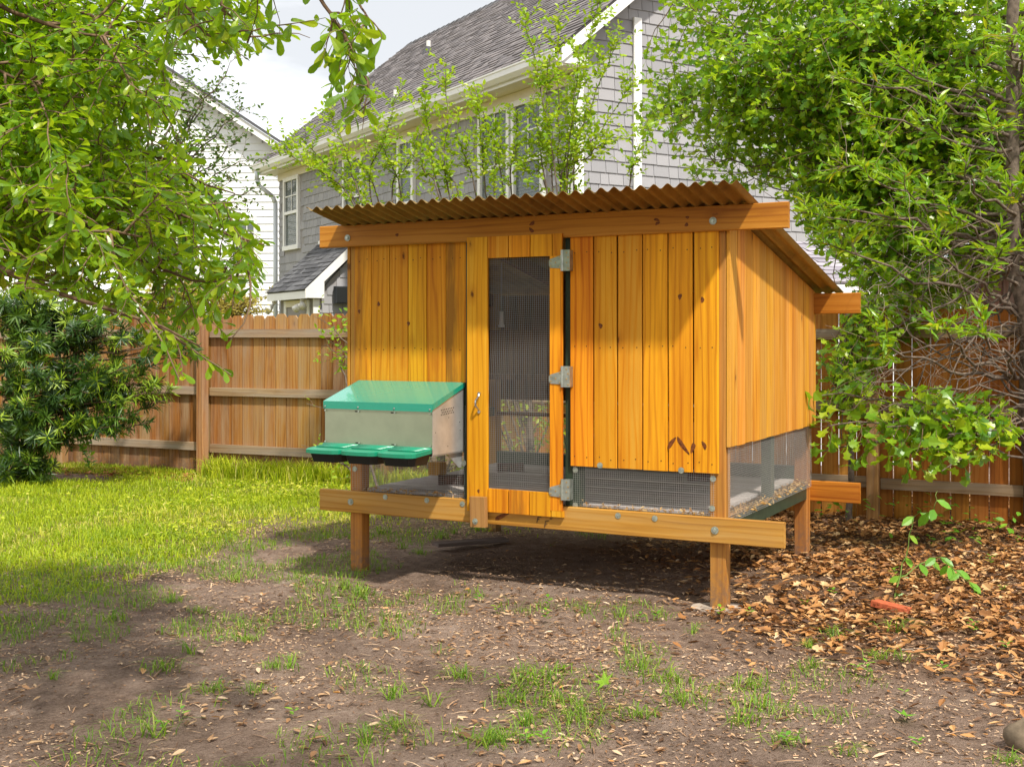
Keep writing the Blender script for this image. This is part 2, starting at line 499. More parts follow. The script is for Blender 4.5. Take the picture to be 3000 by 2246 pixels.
M['grass_dull'] = leaf_mat('tuft_blade', [(0.0, (0.08, 0.19, 0.012)), (0.5, (0.16, 0.30, 0.018)), (0.85, (0.26, 0.38, 0.03)), (1.0, (0.42, 0.40, 0.12))], (0.4, 0.6, 0.03), 0.35, 0.5, 0.3)
M['litter'] = leaf_mat('dead_leaf', [(0.0, (0.05, 0.024, 0.012)), (0.25, (0.16, 0.07, 0.026)), (0.5, (0.36, 0.16, 0.05)), (0.8, (0.52, 0.26, 0.085)), (1.0, (0.66, 0.44, 0.22))], (0.5, 0.24, 0.07), 0.12, 0.6, 0.3)
M['litter_pale'] = leaf_mat('pale_dead_leaf', [(0.0, (0.12, 0.06, 0.03)), (0.4, (0.34, 0.18, 0.085)), (0.8, (0.54, 0.36, 0.20)), (0.95, (0.66, 0.50, 0.34)), (1.0, (0.60, 0.27, 0.05))], (0.6, 0.4, 0.2), 0.15, 0.6, 0.3)
M['chips'] = leaf_mat('soil_crumb', [(0.0, (0.07, 0.04, 0.025)), (0.3, (0.22, 0.125, 0.07)), (0.6, (0.42, 0.25, 0.14)), (1.0, (0.68, 0.48, 0.31))], (0.3, 0.2, 0.1), 0.05, 0.8, 0.2)
M['straw'] = leaf_mat('wood_shaving', [(0.0, (0.42, 0.20, 0.05)), (0.5, (0.62, 0.36, 0.10)), (1.0, (0.70, 0.50, 0.22))], (0.6, 0.4, 0.1), 0.15, 0.7)
M['mulch'] = leaf_mat('mulch_chip', [(0.0, (0.20, 0.06, 0.02)), (0.5, (0.40, 0.13, 0.04)), (1.0, (0.52, 0.22, 0.08))], (0.4, 0.2, 0.1), 0.05, 0.8)

# rusty corrugated sheet: rust on the underside, bare grey patches
t = T('rusty_corrugated_sheet')
tc = t.n('ShaderNodeTexCoord')
n1 = t.n('ShaderNodeTexNoise', Vector=tc.outputs['Object'], Scale=3.0, Detail=6.0, Roughness=0.65).outputs['Fac']
n2 = t.n('ShaderNodeTexNoise', Vector=tc.outputs['Object'], Scale=22.0, Detail=4.0, Roughness=0.7).outputs['Fac']
v = t.math('ADD', t.math('MULTIPLY', n1, 0.7), t.math('MULTIPLY', n2, 0.3))
t.set(Base_Color=t.ramp(v, [(0.30, (0.17, 0.10, 0.03)), (0.5, (0.38, 0.235, 0.06)), (0.66, (0.47, 0.31, 0.09)), (0.78, (0.38, 0.31, 0.21))]), Roughness=0.62, Metallic=0.15)
t.bump(n2, 0.15, 0.002)
M['rust'] = t.m

# soil
t = T('bare_soil')
tc = t.n('ShaderNodeTexCoord')
P_ = tc.outputs['Object']
big = t.n('ShaderNodeTexNoise', Vector=P_, Scale=1.1, Detail=5.0, Roughness=0.6).outputs['Fac']
mid = t.n('ShaderNodeTexNoise', Vector=P_, Scale=9.0, Detail=6.0, Roughness=0.7).outputs['Fac']
fin = t.n('ShaderNodeTexNoise', Vector=P_, Scale=70.0, Detail=4.0, Roughness=0.75).outputs['Fac']
vv = t.math('ADD', t.math('ADD', t.math('MULTIPLY', big, 0.35), t.math('MULTIPLY', mid, 0.4)), t.math('MULTIPLY', fin, 0.35))
soil = t.ramp(vv, [(0.38, (0.075, 0.047, 0.034)), (0.49, (0.215, 0.145, 0.105)), (0.59, (0.34, 0.24, 0.18)), (0.70, (0.50, 0.38, 0.30))])
lawn_a = t.n('ShaderNodeAttribute', attribute_name='lawn').outputs['Fac']
lit_a = t.n('ShaderNodeAttribute', attribute_name='litter').outputs['Fac']
thatch = t.ramp(mid, [(0.3, (0.12, 0.15, 0.02)), (0.7, (0.30, 0.30, 0.05))])
mould = t.ramp(mid, [(0.3, (0.06, 0.03, 0.015)), (0.7, (0.22, 0.105, 0.04))])
c = t.mix(t.math('MULTIPLY', lit_a, 0.75), soil, mould)
c = t.mix(t.math('MULTIPLY', lawn_a, 0.8), c, thatch)
t.set(Base_Color=c, Roughness=0.95, Specular_IOR_Level=0.15)
t.bump(t.math('ADD', t.math('MULTIPLY', mid, 0.8), fin), 1.0, 0.035)
M['soil'] = t.m


# ------------------------------------------------------------------ ground
def lawn_mask(x, y):
    xb = np.array([-40, -4.5, -2.7, -2.3, -1.95, -1.46, -0.6, 0.4, 1.6, 2.2, 40])
    yb = np.array([5.6, 5.7, 6.1, 7.0, 8.2, 9.0, 8.9, 9.4, 10.6, 30, 40])
    d = y - np.interp(x, xb, yb) + (fbm(x, y, 1.3, 3) - 0.5) * 1.8
    m = sstep(-0.5, 1.7, d) * (0.35 + 0.65 * sstep(0.36, 0.62, fbm(x, y, 2.6, 9, 4)))
    full = sstep(0.9, 2.6, d) * sstep(-0.9, -1.9, x)
    m = np.maximum(m, full)
    m = np.where(y > 17, 1.0, m)
    bed = sstep(-3.9, -4.4, x) * sstep(0.45, 0.2, np.abs(y - (12.75 - 0.3 * (x + 5))))   # mulch bed along the fence
    return np.clip(m * (1 - bed), 0, 1)


def litter_mask(x, y):
    yb = np.array([0, 4.2, 5.2, 6.2, 7.2, 8.0, 30])
    xb = np.array([2.6, 2.0, 1.55, 1.15, 1.25, 1.0, 0.9])
    d = x - np.interp(y, yb, xb) + (fbm(x, y, 1.2, 21) - 0.5) * 1.3
    return sstep(-0.9, 0.9, d) * sstep(13, 11, y)


def ground_h(x, y):
    near = np.exp(-((np.asarray(x) / 9.0) ** 2 + ((np.asarray(y) - 8) / 8.0) ** 2))
    h = (fbm(x, y, 0.9, 31, 3) - 0.5) * 0.05 + (fbm(x, y, 5.0, 41, 4) - 0.5) * 0.040
    return h * near


def axis_pts(lo, hi, step, far):
    a = np.arange(lo, hi, step)
    g = step * 1.25 ** np.arange(1, 60)
    o = np.cumsum(g)
    o = o[o < far]
    return np.concatenate([lo - o[::-1], a, a[-1] + o])


gx = axis_pts(-6.5, 6.0, 0.05, 500)
gy = axis_pts(3.4, 13.5, 0.05, 500)
GX, GY = np.meshgrid(gx, gy)
gz = ground_h(GX, GY)
nx, ny = len(gx), len(gy)
idx = np.arange(nx * ny).reshape(ny, nx)
gf = np.stack([idx[:-1, :-1], idx[:-1, 1:], idx[1:, 1:], idx[1:, :-1]], -1).reshape(-1, 4)
gme = np_mesh('ground', np.stack([GX, GY, gz], -1).reshape(-1, 3), gf, M['soil'],
              {'lawn': lawn_mask(GX, GY).ravel(), 'litter': litter_mask(GX, GY).ravel()}, smooth=True)
ground = tag(obj('ground', gme), 'bare brown soil merging into lawn and leaf litter', kind='structure')


# ------------------------------------------------------------------ leaf clouds and blades
def leaf_tmpl(stations, fold=0.18, curl=0.12):
    vs, fs = [], []
    for x, w in stations:
        z = -curl * x * x
        vs += [(x, w, z + fold * w), (x, 0, z), (x, -w, z + fold * w)]
    for i in range(len(stations) - 1):
        a, b = 3 * i, 3 * i + 3
        fs += [(a, a + 1, b + 1, b), (a + 1, a + 2, b + 2, b + 1)]
    return np.array(vs, float), np.array(fs, int)


TM = {
    'oak': leaf_tmpl([(0, .015), (.28, .085), (.58, .17), (.8, .19), (.94, .12), (1, .02)], .25, .16),
    'lobed': leaf_tmpl([(0, .015), (.28, .05), (.5, .13), (.63, .34), (.72, .17), (.86, .30), (1, .06)], .18, .15),
    'broad': leaf_tmpl([(0, .015), (.3, .05), (.5, .15), (.64, .37), (.71, .27), (.80, .21), (.92, .30), (1, .13)], .2, .2),
    'lance': leaf_tmpl([(0, .015), (.3, .10), (.6, .105), (1, .01)], .35, .22),
    'oval': leaf_tmpl([(0, .02), (.35, .23), (.7, .22), (1, .02)], .2, .1),
    'needle': leaf_tmpl([(0, .03), (.5, .065), (1, .01)], .2, .12),
    'dead': leaf_tmpl([(0, .02), (.3, .15), (.65, .2), (1, .03)], .55, -.12),
    'dead_lobed': leaf_tmpl([(0, .02), (.25, .12), (.45, .36), (.58, .17), (.75, .30), (1, .03)], .45, -.2),
    'straw': (np.array([(0, -.02, 0), (.5, -.03, .05), (1, -.012, .0), (1, .012, 0), (.5, .03, .05), (0, .02, 0)], float), np.array([(0, 1, 4, 5), (1, 2, 3, 4)])),
    'chip': (np.array([(0, -.2, 0), (1, -.12, .05), (.9, .2, 0), (.1, .15, .04)], float), np.array([(0, 1, 2, 3)])),
}


def unit(v):
    return v / np.maximum(np.linalg.norm(v, axis=-1, keepdims=True), 1e-9)


def leaf_cloud(name, P, D, N, S, tmpl, mat, rng=RNG, tone=None):
    tv, tf = TM[tmpl]
    P, D, N, S = map(np.asarray, (P, D, N, S))
    D = unit(D)
    Bv = unit(np.cross(N, D))
    Nv = np.cross(D, Bv)
    V = P[:, None] + S[:, None, None] * (tv[None, :, 0, None] * D[:, None] + tv[None, :, 1, None] * Bv[:, None] + tv[None, :, 2, None] * Nv[:, None])
    n, k = len(P), len(tv)
    faces = (tf[None] + (np.arange(n) * k)[:, None, None]).reshape(-1, tf.shape[1])
    rnd = np.repeat(rng.random(n) if tone is None else np.clip(tone, 0, .999), k)
    return np_mesh(name, V.reshape(-1, 3), faces, mat, {'rnd': rnd})


LEAFCACHE = {}


def leaf_object(name, p, d, n, s, tmpl, mat, parent=None):
    key = (tmpl, mat.name)
    if key not in LEAFCACHE:
        tv, tf = TM[tmpl]
        LEAFCACHE[key] = np_mesh(name, tv, tf, mat)
    d = Vector(d).normalized()
    b = Vector(n).cross(d).normalized()
    nn = d.cross(b)
    mtx = Matrix((d, b, nn)).transposed().to_4x4()
    o = bpy.data.objects.new(name, LEAFCACHE[key])
    COL.objects.link(o)
    o.matrix_world = Matrix.Translation(Vector(p)) @ mtx @ Matrix.Scale(float(s), 4)
    if parent is not None:
        pw = Matrix.LocRotScale(parent.location, parent.rotation_euler, parent.scale)
        mw = o.matrix_world.copy()
        o.parent = parent
        o.matrix_basis = pw.inverted() @ mw
    return o


def blades_mesh(name, P, L, Wd, lean, mat, rng=RNG, az=None, patch=0.0):
    n = len(P)
    az = rng.uniform(0, 2 * math.pi, n) if az is None else az
    dirh = np.stack([np.cos(az), np.sin(az), np.zeros(n)], -1)
    wa = az + math.pi / 2 + rng.uniform(-.5, .5, n)
    side = np.stack([np.cos(wa), np.sin(wa), np.zeros(n)], -1) * (Wd / 2)[:, None]
    up = np.array([0, 0, 1.0])
    m = P + up * (L * 0.62)[:, None] + dirh * (L * lean * 0.32)[:, None]
    tip = P + up * (L * np.clip(1 - 0.35 * lean, .25, 1))[:, None] + dirh * (L * lean)[:, None]
    V = np.stack([P - side, P + side, m + side * .8, m - side * .8, tip], 1)
    b = (np.arange(n) * 5)[:, None]
    quads = b + np.array([[0, 1, 2, 3]])
    tris = b + np.array([[3, 2, 4]])
    return np_mesh(name, V.reshape(-1, 3), [quads, tris], mat, {'rnd': np.repeat(np.clip((1 - patch) * rng.random(n) + patch * sstep(.3, .7, fbm(P[:, 0], P[:, 1], 1.1, 88)), 0, .999), 5)})


def on_ground(x, y, dz=0.0):
    return np.stack([x, y, ground_h(x, y) + dz], -1)


# ------------------------------------------------------------------ lawn, leaf litter, soil crumbs
N0 = 330000
x = RNG.uniform(-7.0, 1.8, N0)
y = 5.2 + 9.3 * RNG.random(N0) ** 1.1
m = lawn_mask(x, y)
k = (RNG.random(N0) < m * 0.62) & (np.abs(x) < 0.46 * y + 0.6)
x, y, m = x[k], y[k], m[k]
clump = fbm(x, y, 3.5, 55)
L = (0.026 + 0.046 * RNG.random(len(x))) * (0.6 + 0.8 * clump) * (0.8 + 0.4 * m)
tag(obj('lawn_grass', blades_mesh('lawn_grass', on_ground(x, y, -.004), L, RNG.uniform(.004, .0085, len(x)), RNG.uniform(.3, 1.5, len(x)), M['grass'], patch=.45)),
    'bright green lawn grass growing up to the fence', 'grass', kind='stuff')
n = 16000
x = RNG.uniform(-4.6, 0.4, n)
y = RNG.uniform(8.6, 12.9, n)
k = (RNG.random(n) < lawn_mask(x, y) * sstep(.42, .62, fbm(x, y, 1.6, 71)) * (.25 + .75 * sstep(-3.6, -2.4, x)))
x, y = x[k], y[k]
n = len(x)
a = RNG.uniform(0, 6.28, n)
tag(obj('lawn_weeds', leaf_cloud('lawn_weeds', on_ground(x, y, 0) + np.array([0, 0, 1]) * RNG.uniform(.02, .075, n)[:, None], np.stack([np.cos(a), np.sin(a), RNG.normal(.15, .3, n)], -1), RNG.normal(0, .35, (n, 3)) + (0, 0, 1), RNG.uniform(.018, .042, n), 'oval', M['grass'])),
    'low broad-leaved weeds mixed into the lawn near the fence', 'weeds', kind='stuff')
# taller weeds at the foot of the fence
n = 5200
fx = RNG.uniform(-3.3, -0.4, n)
fy = 12.9 - 0.4965 * (fx + 3.33) - np.abs(RNG.normal(0, .22, n))
k = fbm(fx, fy, 2.6, 77) > 0.42
fx, fy = fx[k], fy[k]
tag(obj('fence_foot_grass', blades_mesh('fence_foot_grass', on_ground(fx, fy), RNG.uniform(.10, .30, len(fx)), RNG.uniform(.006, .011, len(fx)), RNG.uniform(.2, 1.0, len(fx)), M['grass'])),
    'tall unmown grass along the foot of the fence', 'grass', kind='stuff')
# sparse short grass on the soil
n = 90000
x = RNG.uniform(-3.2, 3.2, n)
y = RNG.uniform(4.0, 9.2, n)
cl = fbm(x, y, 2.4, 63)
bare = np.exp(-(((x - .25) / 1.2) ** 2 + ((y - 7.9) / 1.0) ** 2))
left = sstep(.2, -1.6, x) * sstep(5.0, 6.2, y)
patch_ = np.exp(-(((x - .55) / .75) ** 2 + ((y - 4.9) / .42) ** 2))
k = (cl > 0.645 + 0.3 * bare - .19 * left - .13 * patch_) & (RNG.random(n) < 0.33 + .25 * left) & (litter_mask(x, y) < .5)
x, y = x[k], y[k]
tag(obj('sparse_grass', blades_mesh('sparse_grass', on_ground(x, y, -.003), RNG.uniform(.025, .075, len(x)), RNG.uniform(.003, .005, len(x)), RNG.uniform(.4, 1.7, len(x)), M['grass_dull'])),
    'thin grass blades scattered over the bare soil', 'grass', kind='stuff')


def scatter_leaves(name, n, xr, yr, dens, size, tmpl, mat, label, tilt=0.3, dz=(0.002, .02)):
    x = RNG.uniform(*xr, n)
    y = RNG.uniform(*yr, n)
    k = RNG.random(n) < dens(x, y)
    x, y = x[k], y[k]
    n = len(x)
    P = on_ground(x, y) + np.array([0, 0, 1]) * RNG.uniform(*dz, n)[:, None]
    a = RNG.uniform(0, 2 * math.pi, n)
    D = np.stack([np.cos(a), np.sin(a), RNG.normal(0, tilt * .5, n)], -1)
    Nn = np.stack([RNG.normal(0, tilt, n), RNG.normal(0, tilt, n), np.ones(n)], -1)
    o = obj(name, leaf_cloud(name, P, D, Nn, RNG.uniform(*size, n), tmpl, mat))
    return tag(o, label, 'leaf litter', kind='stuff')


scatter_leaves('leaf_litter', 62000, (0.7, 5.2), (4.2, 11.2), lambda x, y: litter_mask(x, y) ** 1.4 * (.22 + .78 * sstep(.38, .56, fbm(x, y, 2.2, 91))) * sstep(4.2, 6.6, y + x * .35), (.016, .068), 'dead', M['litter'],
               'thick brown leaf litter under the trees beside the coop', .30, (.001, .018))
scatter_leaves('lobed_leaf_litter', 5000, (0.9, 5.2), (5.4, 11.0), lambda x, y: litter_mask(x, y) ** 2 * .7, (.045, .085), 'dead_lobed', M['litter'],
               'lobed dead oak leaves mixed into the brown litter', .3, (.006, .022))
scatter_leaves('pale_leaf_scatter', 40000, (-3.6, 3.6), (3.9, 9.6), lambda x, y: (.05 + .95 * sstep(.42, .70, fbm(x, y, 1.5, 12, 4))) * .42 * (1 - .8 * sstep(8.0, 9.0, y)), (.016, .046), 'dead', M['litter_pale'],
               'small pale dead leaves strewn over the bare soil', .22, (.001, .010))
scatter_leaves('soil_crumbs', 120000, (-3.8, 3.8), (3.9, 10.0), lambda x, y: .12 + .8 * sstep(.38, .62, fbm(x, y, 1.8, 33, 4)), (.006, .022), 'chip', M['chips'],
               'fine leaf crumbs and bark bits lying on the soil', .3, (.001, .006))
scatter_leaves('mulch', 3800, (-6.6, -3.3), (11.6, 13.6), lambda x, y: sstep(.5, .1, np.abs(y - (12.95 - .444 / .896 * (x + 4.0)) + .05)), (.03, .08), 'chip', M['mulch'],
               'reddish bark mulch at the foot of the fence', .3, (.002, .02))

n = 2600
x = RNG.uniform(-3.6, 3.8, n); y = RNG.uniform(4.0, 9.5, n)
a = RNG.uniform(0, math.pi, n)
P = on_ground(x, y, .006)
D = np.stack([np.cos(2 * a), np.sin(2 * a), RNG.normal(0, .05, n)], -1)
tag(obj('twig_bits', leaf_cloud('twig_bits', P, D, RNG.normal(0, .1, (n, 3)) + (0, 0, 1), RNG.uniform(.03, .11, n), 'straw', M['chips'])),
    'thin broken twigs and straws strewn over the soil', 'twigs', kind='stuff')
# single fallen leaves, tufts and seedlings that stand out
for i in range(70):
    px = RNG.uniform(60, 2950)
    py = RNG.uniform(1830, 2230)
    gxx, gyy = G(px, py)
    a = RNG.uniform(0, 6.28)
    o = leaf_object('fallen_leaf', (gxx, gyy, float(ground_h(gxx, gyy)) + .008), (math.cos(a), math.sin(a), RNG.normal(0, .1)), (RNG.normal(0, .25), RNG.normal(0, .25), 1), RNG.uniform(.045, .07), 'dead', M['litter_pale'])
    tag(o, 'pale tan dead leaf lying singly on the bare foreground soil', 'leaf', 'single pale leaves on the bare soil')


def star_mesh(name, mat):
    vs = [(0, 0, 0)]
    n = 10
    for i in range(n):
        a = math.pi * 2 * i / n
        r = 1.0 if i % 2 == 0 else .38
        vs.append((r * math.cos(a), r * math.sin(a), .22 if i % 2 == 0 else .02))
    vs.append((-1.5, 0.05, .1)); vs.append((-1.5, -.05, .1)); vs.append((-.3, 0.03, .02)); vs.append((-.3, -.03, .02))
    fs = [(0, i + 1, (i + 1) % n + 1) for i in range(n)]
    me = bpy.data.meshes.new(name)
    me.from_pydata(vs, [], fs + [(11, 12, 14, 13)])
    me.materials.append(mat)
    return me


star = star_mesh('star_leaf', M['leaf_weed'])
for (u, v, s, rx, lb) in [(1651, 1975, .045, .35, 'fresh green star-shaped leaf lying beside grass tufts on the soil'),
                          (1771, 2025, .055, .7, 'yellow-green star-shaped leaf propped upright among grass tufts'),
                          (2650, 2112, .05, .2, 'green star-shaped leaf lying flat near the pale twig')]:
    g_ = G(u, v)
    o = obj('star_leaf', star, None, (g_[0], g_[1], .02 + s * rx * .6), (rx, .1, u * .01))
    o.scale = (s, s, s)
    tag(o, lb, 'leaf')


def tuft_mesh(n, h, spread, mat, seed):
    r = np.random.default_rng(seed)
    P = np.stack([r.normal(0, spread, n), r.normal(0, spread, n), np.full(n, -.004)], -1)
    return blades_mesh('grass_tuft', P, r.uniform(.5, 1.0, n) * h, r.uniform(.0035, .0062, n), r.uniform(.4, 1.8, n), mat, r)


tufts = [tuft_mesh(30, .11, .022, M['grass_dull'], 1), tuft_mesh(46, .09, .035, M['grass_dull'], 2), tuft_mesh(20, .13, .018, M['grass_dull'], 3), tuft_mesh(70, .10, .06, M['grass_dull'], 4)]
TUFT_PX = [(1560, 2010, 3), (1640, 2060, 3), (1700, 2110, 3), (1500, 2050, 1), (1880, 1965, 3), (1950, 2000, 1), (2000, 2060, 3), (2200, 2010, 1), (2230, 2080, 3), (2180, 2120, 1), (2030, 1860, 2),
           (2370, 1890, 0), (2440, 1865, 0), (2620, 1850, 2), (2570, 1930, 1), (2650, 1940, 2), (2380, 1960, 0), (1350, 1990, 1), (1150, 2040, 0), (1270, 2060, 2), (1430, 2180, 1), (1470, 2170, 1), (1540, 2120, 0), (1880, 2100, 1),
           (150, 1990, 2), (470, 1960, 1), (560, 1920, 2), (730, 1880, 1), (750, 2030, 1), (850, 1960, 2), (460, 2160, 2), (620, 2030, 1), (1160, 2130, 3), (1080, 2170, 2), (230, 1880, 2), (330, 1820, 1), (580, 1790, 1), (800, 1960, 1),
           (1010, 1720, 0), (1060, 1740, 1), (690, 1700, 0), (500, 1760, 1), (1180, 1600, 0), (1230, 1620, 1), (1330, 1560, 0), (1400, 1550, 1), (1290, 1575, 1), (1120, 1560, 0), (1060, 1640, 1), (2300, 2180, 1), (2480, 2215, 2), (1820, 1810, 2), (1720, 1800, 2), (2960, 2236, 1)]
for i, (u, v, kd) in enumerate(TUFT_PX):
    g_ = G(u, v)
    o = obj('grass_tuft', tufts[kd], None, (g_[0], g_[1], float(ground_h(*g_))), (0, 0, i * 1.7))
    s = RNG.uniform(.55, 1.0)
    o.scale = (s * 1.15, s * 1.15, s)
    tag(o, 'small tuft of thin green grass growing on the bare soil', 'grass tuft', 'grass tufts on the bare soil')


def weed_mesh(seed, nleaf=6, h=.05, s=.03):
    r = np.random.default_rng(seed)
    P, D, Nn, S = [], [], [], []
    for i in range(nleaf):
        a = i * 2.4
        z = h * (.35 + .65 * i / nleaf)
        P.append((0, 0, z)); D.append((math.cos(a), math.sin(a), .35)); Nn.append((-.3 * math.cos(a), -.3 * math.sin(a), 1)); S.append(s * r.uniform(.7, 1.1))
    return leaf_cloud('weed_seedling', P, D, Nn, S, 'oval', M['leaf_weed'], r)


weeds = [weed_mesh(1, 5, .05, .035), weed_mesh(2, 7, .08, .04), weed_mesh(3, 4, .03, .03)]
for i, (u, v, kd) in enumerate([(1400, 1760, 0), (1455, 1790, 0), (1275, 1815, 0), (1600, 1830, 1), (1605, 1790, 1), (1875, 1820, 0), (1925, 1820, 0), (2110, 1815, 1), (2195, 1815, 0), (2540, 1990, 1), (2510, 1975, 0), (2760, 1975, 0), (2850, 1860, 1),
                                (2950, 1905, 0), (2650, 2040, 2), (2305, 2185, 0), (2690, 2200, 0), (1540, 2185, 0), (1590, 2180, 0), (480, 2150, 0), (530, 2110, 0), (640, 1890, 2), (860, 2110, 0), (990, 1800, 1), (2440, 1750, 0), (2360, 1790, 0), (2620, 1700, 1), (2900, 1660, 1), (2940, 1740, 0)]):
    g_ = G(u, v)
    o = obj('weed_seedling', weeds[kd], None, (g_[0], g_[1], float(ground_h(*g_))), (0, 0, i * 2.1))
    tag(o, 'tiny broad-leaved green seedling sprouting from the soil', 'seedling', 'seedlings sprouting from the soil')


# ------------------------------------------------------------------ grey house behind the fence
HC, HS = 0.8616, 0.5075                                  # house local x axis (gable side); local y runs along the eaves
house = empty('grey_house', (0.924, 17.4, 0), math.atan2(HS, HC), 'two-storey grey shingle-sided house with a steep brown-grey roof', 'house')


def hy_at(u):                                            # photo column -> distance along the eaves wall
    a = (u - 1500) / F_PX
    return (0.924 - 17.4 * a) / (HS + HC * a)


HL, HWD, WTOP, RIDX, RIDZ = 12.75, 7.3, 5.36, 3.55, 8.95
wall_m = plain('grey_wall_backing', (0.30, 0.28, 0.275), 0.9)
wallL = MB().box(0.0, 0.2, 0, HL, 0, WTOP).build('eaves_wall', wall_m, house)
wg = MB()
wg.extrude([(0.2, 0), (HWD, 0), (HWD, 5.80), (RIDX, 8.90), (0.2, 6.12)], lambda a, b, h: (a, h, b), 0.0, 0.2)
wallG = wg.build('gable_wall', wall_m, house)
MB().extrude([(0.2, 0), (HWD, 0), (HWD, 5.80), (RIDX, 8.90), (0.2, 6.12)], lambda a, b, h: (a, h, b), HL - .2, HL).build('far_gable_wall', wall_m, house)
MB().box(HWD - .2, HWD, .2, HL - .2, 0, 5.4).build('rear_wall', wall_m, house)

# windows on the eaves wall: (y0, y1, z0, z1)
WIN = []
for (u0, u1, z0, z1, dbl) in [(836, 880, 3.55, 5.22, 0), (1010, 1067, 3.55, 5.22, 0), (1170, 1218, 3.95, 5.22, 0), (1408, 1500, 3.30, 5.22, 0), (1506, 1600, 3.30, 5.22, 0)]:
    WIN.append((hy_at(u1), hy_at(u0), z0, z1))


def window(parent, o, ax, nrm, w, z0, z1, panes=(2, 4)):
    """o: lower corner on the wall, ax: horizontal axis, nrm: outward normal (local coords)"""
    o, ax, nrm = Vector(o), Vector(ax), Vector(nrm)
    h = z1 - z0

    def bx(m, a0, a1, b0, b1, d0, d1):
        vs = [o + ax * a + nrm * d + Vector((0, 0, b)) for b in (b0, b1) for d in (d0, d1) for a in (a0, a1)]
        m.add(vs, [(0, 2, 3, 1), (4, 5, 7, 6), (0, 1, 5, 4), (2, 6, 7, 3), (0, 4, 6, 2), (1, 3, 7, 5)])
    f = .09
    m = MB()
    bx(m, 0, f, 0, h, .0, .065); bx(m, w - f, w, 0, h, .0, .065)
    bx(m, f, w - f, h - f, h, .0, .062); bx(m, -.02, w + .02, -.03, f * .8, .0, .075)
    bx(m, f, w - f, h * .48, h * .48 + .07, .0, .058)
    win = m.build('window', M['white'], parent)
    m = MB(); bx(m, f, w - f, h * .48 + .07, h - f, .018, .022); m.build('pane', M['glass'], win)
    m = MB(); bx(m, f, w - f, f * .8, h * .48, .012, .016); m.build('pane', M['glass'], win)
    m = MB()
    nb = int(h / .055)
    for i in range(nb):
        z = f + (h - 2 * f) * i / nb
        bx(m, f + .01, w - f - .01, z, z + .036, .001, .009)
    m.build('blind', M['blind'], win)
    m = MB()
    for i in range(1, panes[0]):
        a = f + (w - 2 * f) * i / panes[0]
        bx(m, a - .012, a + .012, h * .48 + .07, h - f, .024, .034)
    for j in range(1, panes[1] // 2):
        z = h * .48 + .07 + (h * .52 - f - .07) * j / (panes[1] // 2)
        bx(m, f, w - f, z - .012, z + .012, .0245, .0335)
    m.build('muntin', M['white'], win)
    return win


for (a, b, z0, z1) in WIN:
    window(house, (0, a, z0), (0, 1, 0), (-1, 0, 0), b - a, z0, z1)

# shakes: 300 single ones where they show largest, the rest joined
EXPO = 0.178


def shake_verts(w, hgt, t):
    """x along wall, y outward (+), z up; wedge, thick at the butt"""
    return [(0, 0.001, 0), (w, 0.001, 0), (w, t, 0), (0, t, 0), (0, 0.001, hgt), (w, 0.001, hgt), (w, .006, hgt), (0, .006, hgt)]


SF = [(0, 3, 2, 1), (4, 5, 6, 7), (0, 1, 5, 4), (3, 7, 6, 2), (0, 4, 7, 3), (1, 2, 6, 5)]
shake_meshes = []
for i in range(6):
    w_ = .15 + .028 * i
    me = bpy.data.meshes.new('shake')
    me.from_pydata(shake_verts(w_, EXPO + .02, .024), [], SF)
    me.materials.append(M['shake'])
    shake_meshes.append((w_, me))


def clad(wall, length, zlo, zhi, to_local, rotz, skip, single_budget, single_test):
    V, Fc, rn = [], [], []
    used = 0
    z, row = zlo, 0
    while z < zhi:
        s = -(row * .083 % .15)
        while s < length:
            w_, me = shake_meshes[random.randrange(6)]
            s0, s1 = max(0, s), min(length, s + w_)
            if s1 - s0 > .03 and not skip(s0, s1, z, z + EXPO):
                jz = random.uniform(-.005, .005)
                if s0 == s and s1 == s + w_ and used < single_budget and single_test(s, z):
                    o = obj('shake', me, wall, to_local(s, 0, z + jz), (0, 0, rotz))
                    o.scale = ((w_ - .006) / w_, 1, 1)
                    used += 1
                else:
                    b = len(V)
                    for (a, d, h) in shake_verts(s1 - s0 - .006, EXPO + .02, .024):
                        V.append(to_local(s0 + a, d, z + h + jz))
                    Fc.extend([tuple(q + b for q in f) for f in SF])
                    rn.extend([random.random()] * 8)
            s += w_ + .002
        z += EXPO
        row += 1
    o = obj('shakes', np_mesh('shakes', np.array(V), np.array(Fc), M['shake'], {'rnd': np.array(rn)}), wall)
    tag(o, kind='stuff')


PY0, PY1 = 7.75, 10.0                                     # lean-to extent along the eaves wall


def skipL(a, b, z0, z1):
    for (w0, w1, q0, q1) in WIN:
        if b > w0 - .01 and a < w1 + .01 and z1 > q0 - .02 and z0 < q1 + .01:
            return True
    return False


# eaves wall faces -x: going along +y, outward is -x
clad(wallL, HL, 1.45, WTOP - .06, lambda s, d, z: (-d, s, z), R(90), skipL, 150, lambda s, z: s < 8.6 and z > 2.9)
clad(wallG, HWD, 1.45, 8.9, lambda s, d, z: (s, -d, z), 0, lambda a, b, z0, z1: z1 > (5.93 + (min(a, 2 * RIDX - b)) * .832), 150, lambda s, z: s < 2.3 and z > 2.6)
# the shake wedge is built with +y outward: single shakes on the gable need a half turn
for o in list(wallG.children):
    if o.name.startswith('shake') and o.data.name.startswith('shake') and 'kind' not in o.keys():
        o.scale = (o.scale[0], -1, 1)

